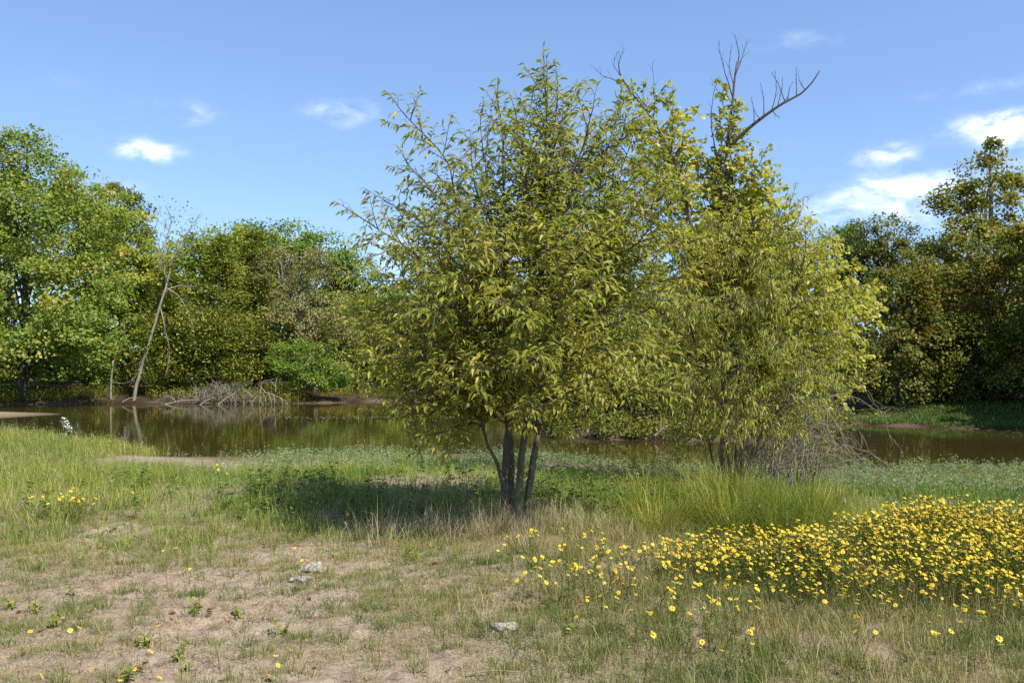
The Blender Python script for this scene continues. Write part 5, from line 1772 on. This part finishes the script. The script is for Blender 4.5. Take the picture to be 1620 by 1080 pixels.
def rock(px, py, w, hgt, label, rng, n=1):
    import bmesh
    x, y = ground_at(px, py)
    bm = bmesh.new()
    bmesh.ops.create_icosphere(bm, subdivisions=3, radius=1)
    o1, o2 = rng.uniform(0, 50), rng.uniform(0, 50)
    for v in bm.verts:
        c = np.array(v.co)
        k = 1 + .75 * (float(fbm(np.array([c[0] * 1.3 + o1]), np.array([c[1] * 1.3 + c[2] + o2]), 7, 3)[0]) - .5) * 2
        c = c * k
        v.co = (c[0] * w * .5, c[1] * w * .36, max(c[2], -.5) * hgt)
    me = bpy.data.meshes.new('rock')
    bm.to_mesh(me)
    bm.free()
    me.materials.append(M['rock'])
    o = obj('rock', me, None, (x, y, gz(x, y) - hgt * .05))
    o.rotation_euler = (0, 0, rng.uniform(-.4, .4))
    tag(o, label, 'rock')


rr = np.random.default_rng(9)
rock(496, 900, .20, .05, 'larger pale craggy rock on the bare soil beside small flowers', rr)
rock(478, 914, .15, .03, 'crumbly white rock lying against the larger pale rock', rr)
rock(797, 992, .16, .045, 'single pale rock embedded in the dry turf', rr)
rock(636, 917, .05, .02, 'small tan stone in the dry turf', rr)


def stick():
    rng = np.random.default_rng(2)
    x, y = ground_at(738, 1067)
    x2, y2 = ground_at(822, 1064)
    root = thing('fallen_stick', 'thin bleached stick lying on the sandy soil', 'stick', (x, y, gz(x, y) + .01))
    a, b = np.array([x, y, gz(x, y) + .012]), np.array([x2, y2, gz(x2, y2) + .016])
    c = curve([a, (a + b) / 2 + [0, .01, .008], b], .04, .003, rng)
    V, T = tube(c, taper(len(c), .006, .003), 6)
    part_mesh('stem', root, V, T, M['dead_wood'], None, True)
    for s in shoots(c, rng, .3, .1, .06, .7, .05, 0, 3, False):
        V, T = tube(s, taper(3, .0025, .001), 4)
        part_mesh('twig', root, V, T, M['dead_wood'], None, True)


stick()


def fallen_leaves():
    rng = np.random.default_rng(12)
    base = []
    for v in (.1, .35, .55, .8, 1.0):
        tv = LEAF_WIDE_V.copy()
        tv[:, 2] = tv[:, 2] * 2.5 + rng.normal(0, .06, len(tv))
        tv[:, 1] *= .7
        base.append(tri_mesh('fallen_leaf', tv, LEAF_WIDE_T, M['dead_leaf'], np.full(6, v), False))
    n = 0
    while n < 80:
        x, y = rng.uniform(-4.5, 3.5), rng.uniform(4.2, 8.2)
        if abs(x) > .56 * y or rng.uniform() > .25 + .75 * bareness(np.array([x]), np.array([y]))[0]:
            continue
        o = obj('fallen_leaf', base[n % 5], None, (x, y, gz(x, y) + .012))
        o.rotation_euler = (rng.normal(0, .3), rng.normal(0, .3), rng.uniform(0, 6.28))
        sz = rng.uniform(.025, .062)
        o.scale = (sz,) * 3
        tag(o, '%s curled %s fallen leaf on the bare sandy soil' % ('small' if sz < .042 else 'large', ('dark red', 'russet', 'red-brown', 'tan', 'pale tan')[n % 5]), 'leaf', 'fallen leaves on the soil')
        n += 1


fallen_leaves()


def sprouts():
    """Broadleaf sprouts on the bare soil."""
    rng = np.random.default_rng(14)
    spots = [(122, 940), (20, 960), (60, 965), (285, 1040), (300, 1060), (312, 962), (230, 1010), (30, 850), (160, 850), (650, 880), (660, 885), (560, 800), (90, 990), (450, 1000), (900, 1000), (380, 970), (205, 1075), (530, 880), (700, 870), (180, 835)]
    for (px, py) in spots:
        x, y = ground_at(px, py)
        z = gz(x, y)
        ns = int(rng.integers(2, 6))
        root = thing('weed_sprout', 'low green broadleaf sprout with %s stalks on the %s soil' % ({2: 'two', 3: 'three', 4: 'four', 5: 'five'}[ns], 'bare sandy' if bareness(np.array([x]), np.array([y]))[0] > .35 else 'grassy'), 'weed', (x, y, z), 'sprouts on the soil')
        g = Geo()
        for k in range(ns):
            e = np.array([x + rng.normal(0, .03), y + rng.normal(0, .03), z + rng.uniform(.03, .10)])
            c = curve([np.array([x, y, z]), (np.array([x, y, z]) + e) / 2 + rng.normal(0, .008, 3), e], .03, .001, rng)
            V, T = tube(c, taper(len(c), .003, .0015), 4)
            g.add(V, T, np.full(len(T), .4))
            p, t, s = leaf_slots(c, rng, .014, .15)
            d, n = leaf_dirs(t, s, rng, .3, .9, .05)
            V, T, a = leaf_geo(p, d, n, .036 * rng.uniform(.6, 1.2, len(p)), .018, LEAF_LONG_V, LEAF_LONG_T, rng.uniform(.2, .9, len(p)))
            part_mesh('leaves', root, V, T, M['bunch'], a, True, 'stuff')
        g.part('stem', root, M['forb'], False, 'stuff')


sprouts()


# flecks of pale scum floating on the pond, dead leaves floating by the right bank
def floating():
    rng = np.random.default_rng(15)
    g = Geo()
    P = np.stack([rng.normal(-5.6, 1.6, 120), rng.normal(32.3, .45, 120), np.full(120, WATER + .006)], 1)
    P = np.concatenate([P, np.stack([rng.uniform(-5, -1, 40), rng.normal(30.5, .3, 40), np.full(40, WATER + .006)], 1)])
    n = len(P)
    a = rng.uniform(0, 6.28, n)
    g.add(*leaf_geo(P, np.stack([np.cos(a), np.sin(a), np.full(n, .08)], 1), np.tile([0, 0, 1.0], (n, 1)), rng.uniform(.02, .07, n), rng.uniform(.02, .05, n), LEAF_FAR_V, LEAF_FAR_T, rng.uniform(0, 1, n)))
    stuff('floating_flecks', 'pale flecks floating on the open pond', 'flecks', g, M['white_petal'])
    g = Geo()
    n = 260
    x = np.concatenate([rng.uniform(9, 15, 180), rng.uniform(3.5, 6.5, 80)])
    y = np.concatenate([np.interp(x[:180], FS_X, FS_Y) - np.abs(rng.normal(0, 1.6, 180)), np.interp(x[180:], FS_X, FS_Y) - np.abs(rng.normal(0, .6, 80))])
    P = np.stack([x, y, np.full(n, WATER + .006)], 1)
    a = rng.uniform(0, 6.28, n)
    g.add(*leaf_geo(P, np.stack([np.cos(a), np.sin(a), np.full(n, .05)], 1), np.tile([0, 0, 1.0], (n, 1)), rng.uniform(.03, .09, n), rng.uniform(.03, .06, n), LEAF_FAR_V, LEAF_FAR_T, rng.uniform(0, 1, n)))
    stuff('floating_leaves', 'brown dead leaves floating by the shaded banks', 'leaves', g, M['dead_leaf'])


floating()
print('triangles', sum(len(m.polygons) for m in bpy.data.meshes))
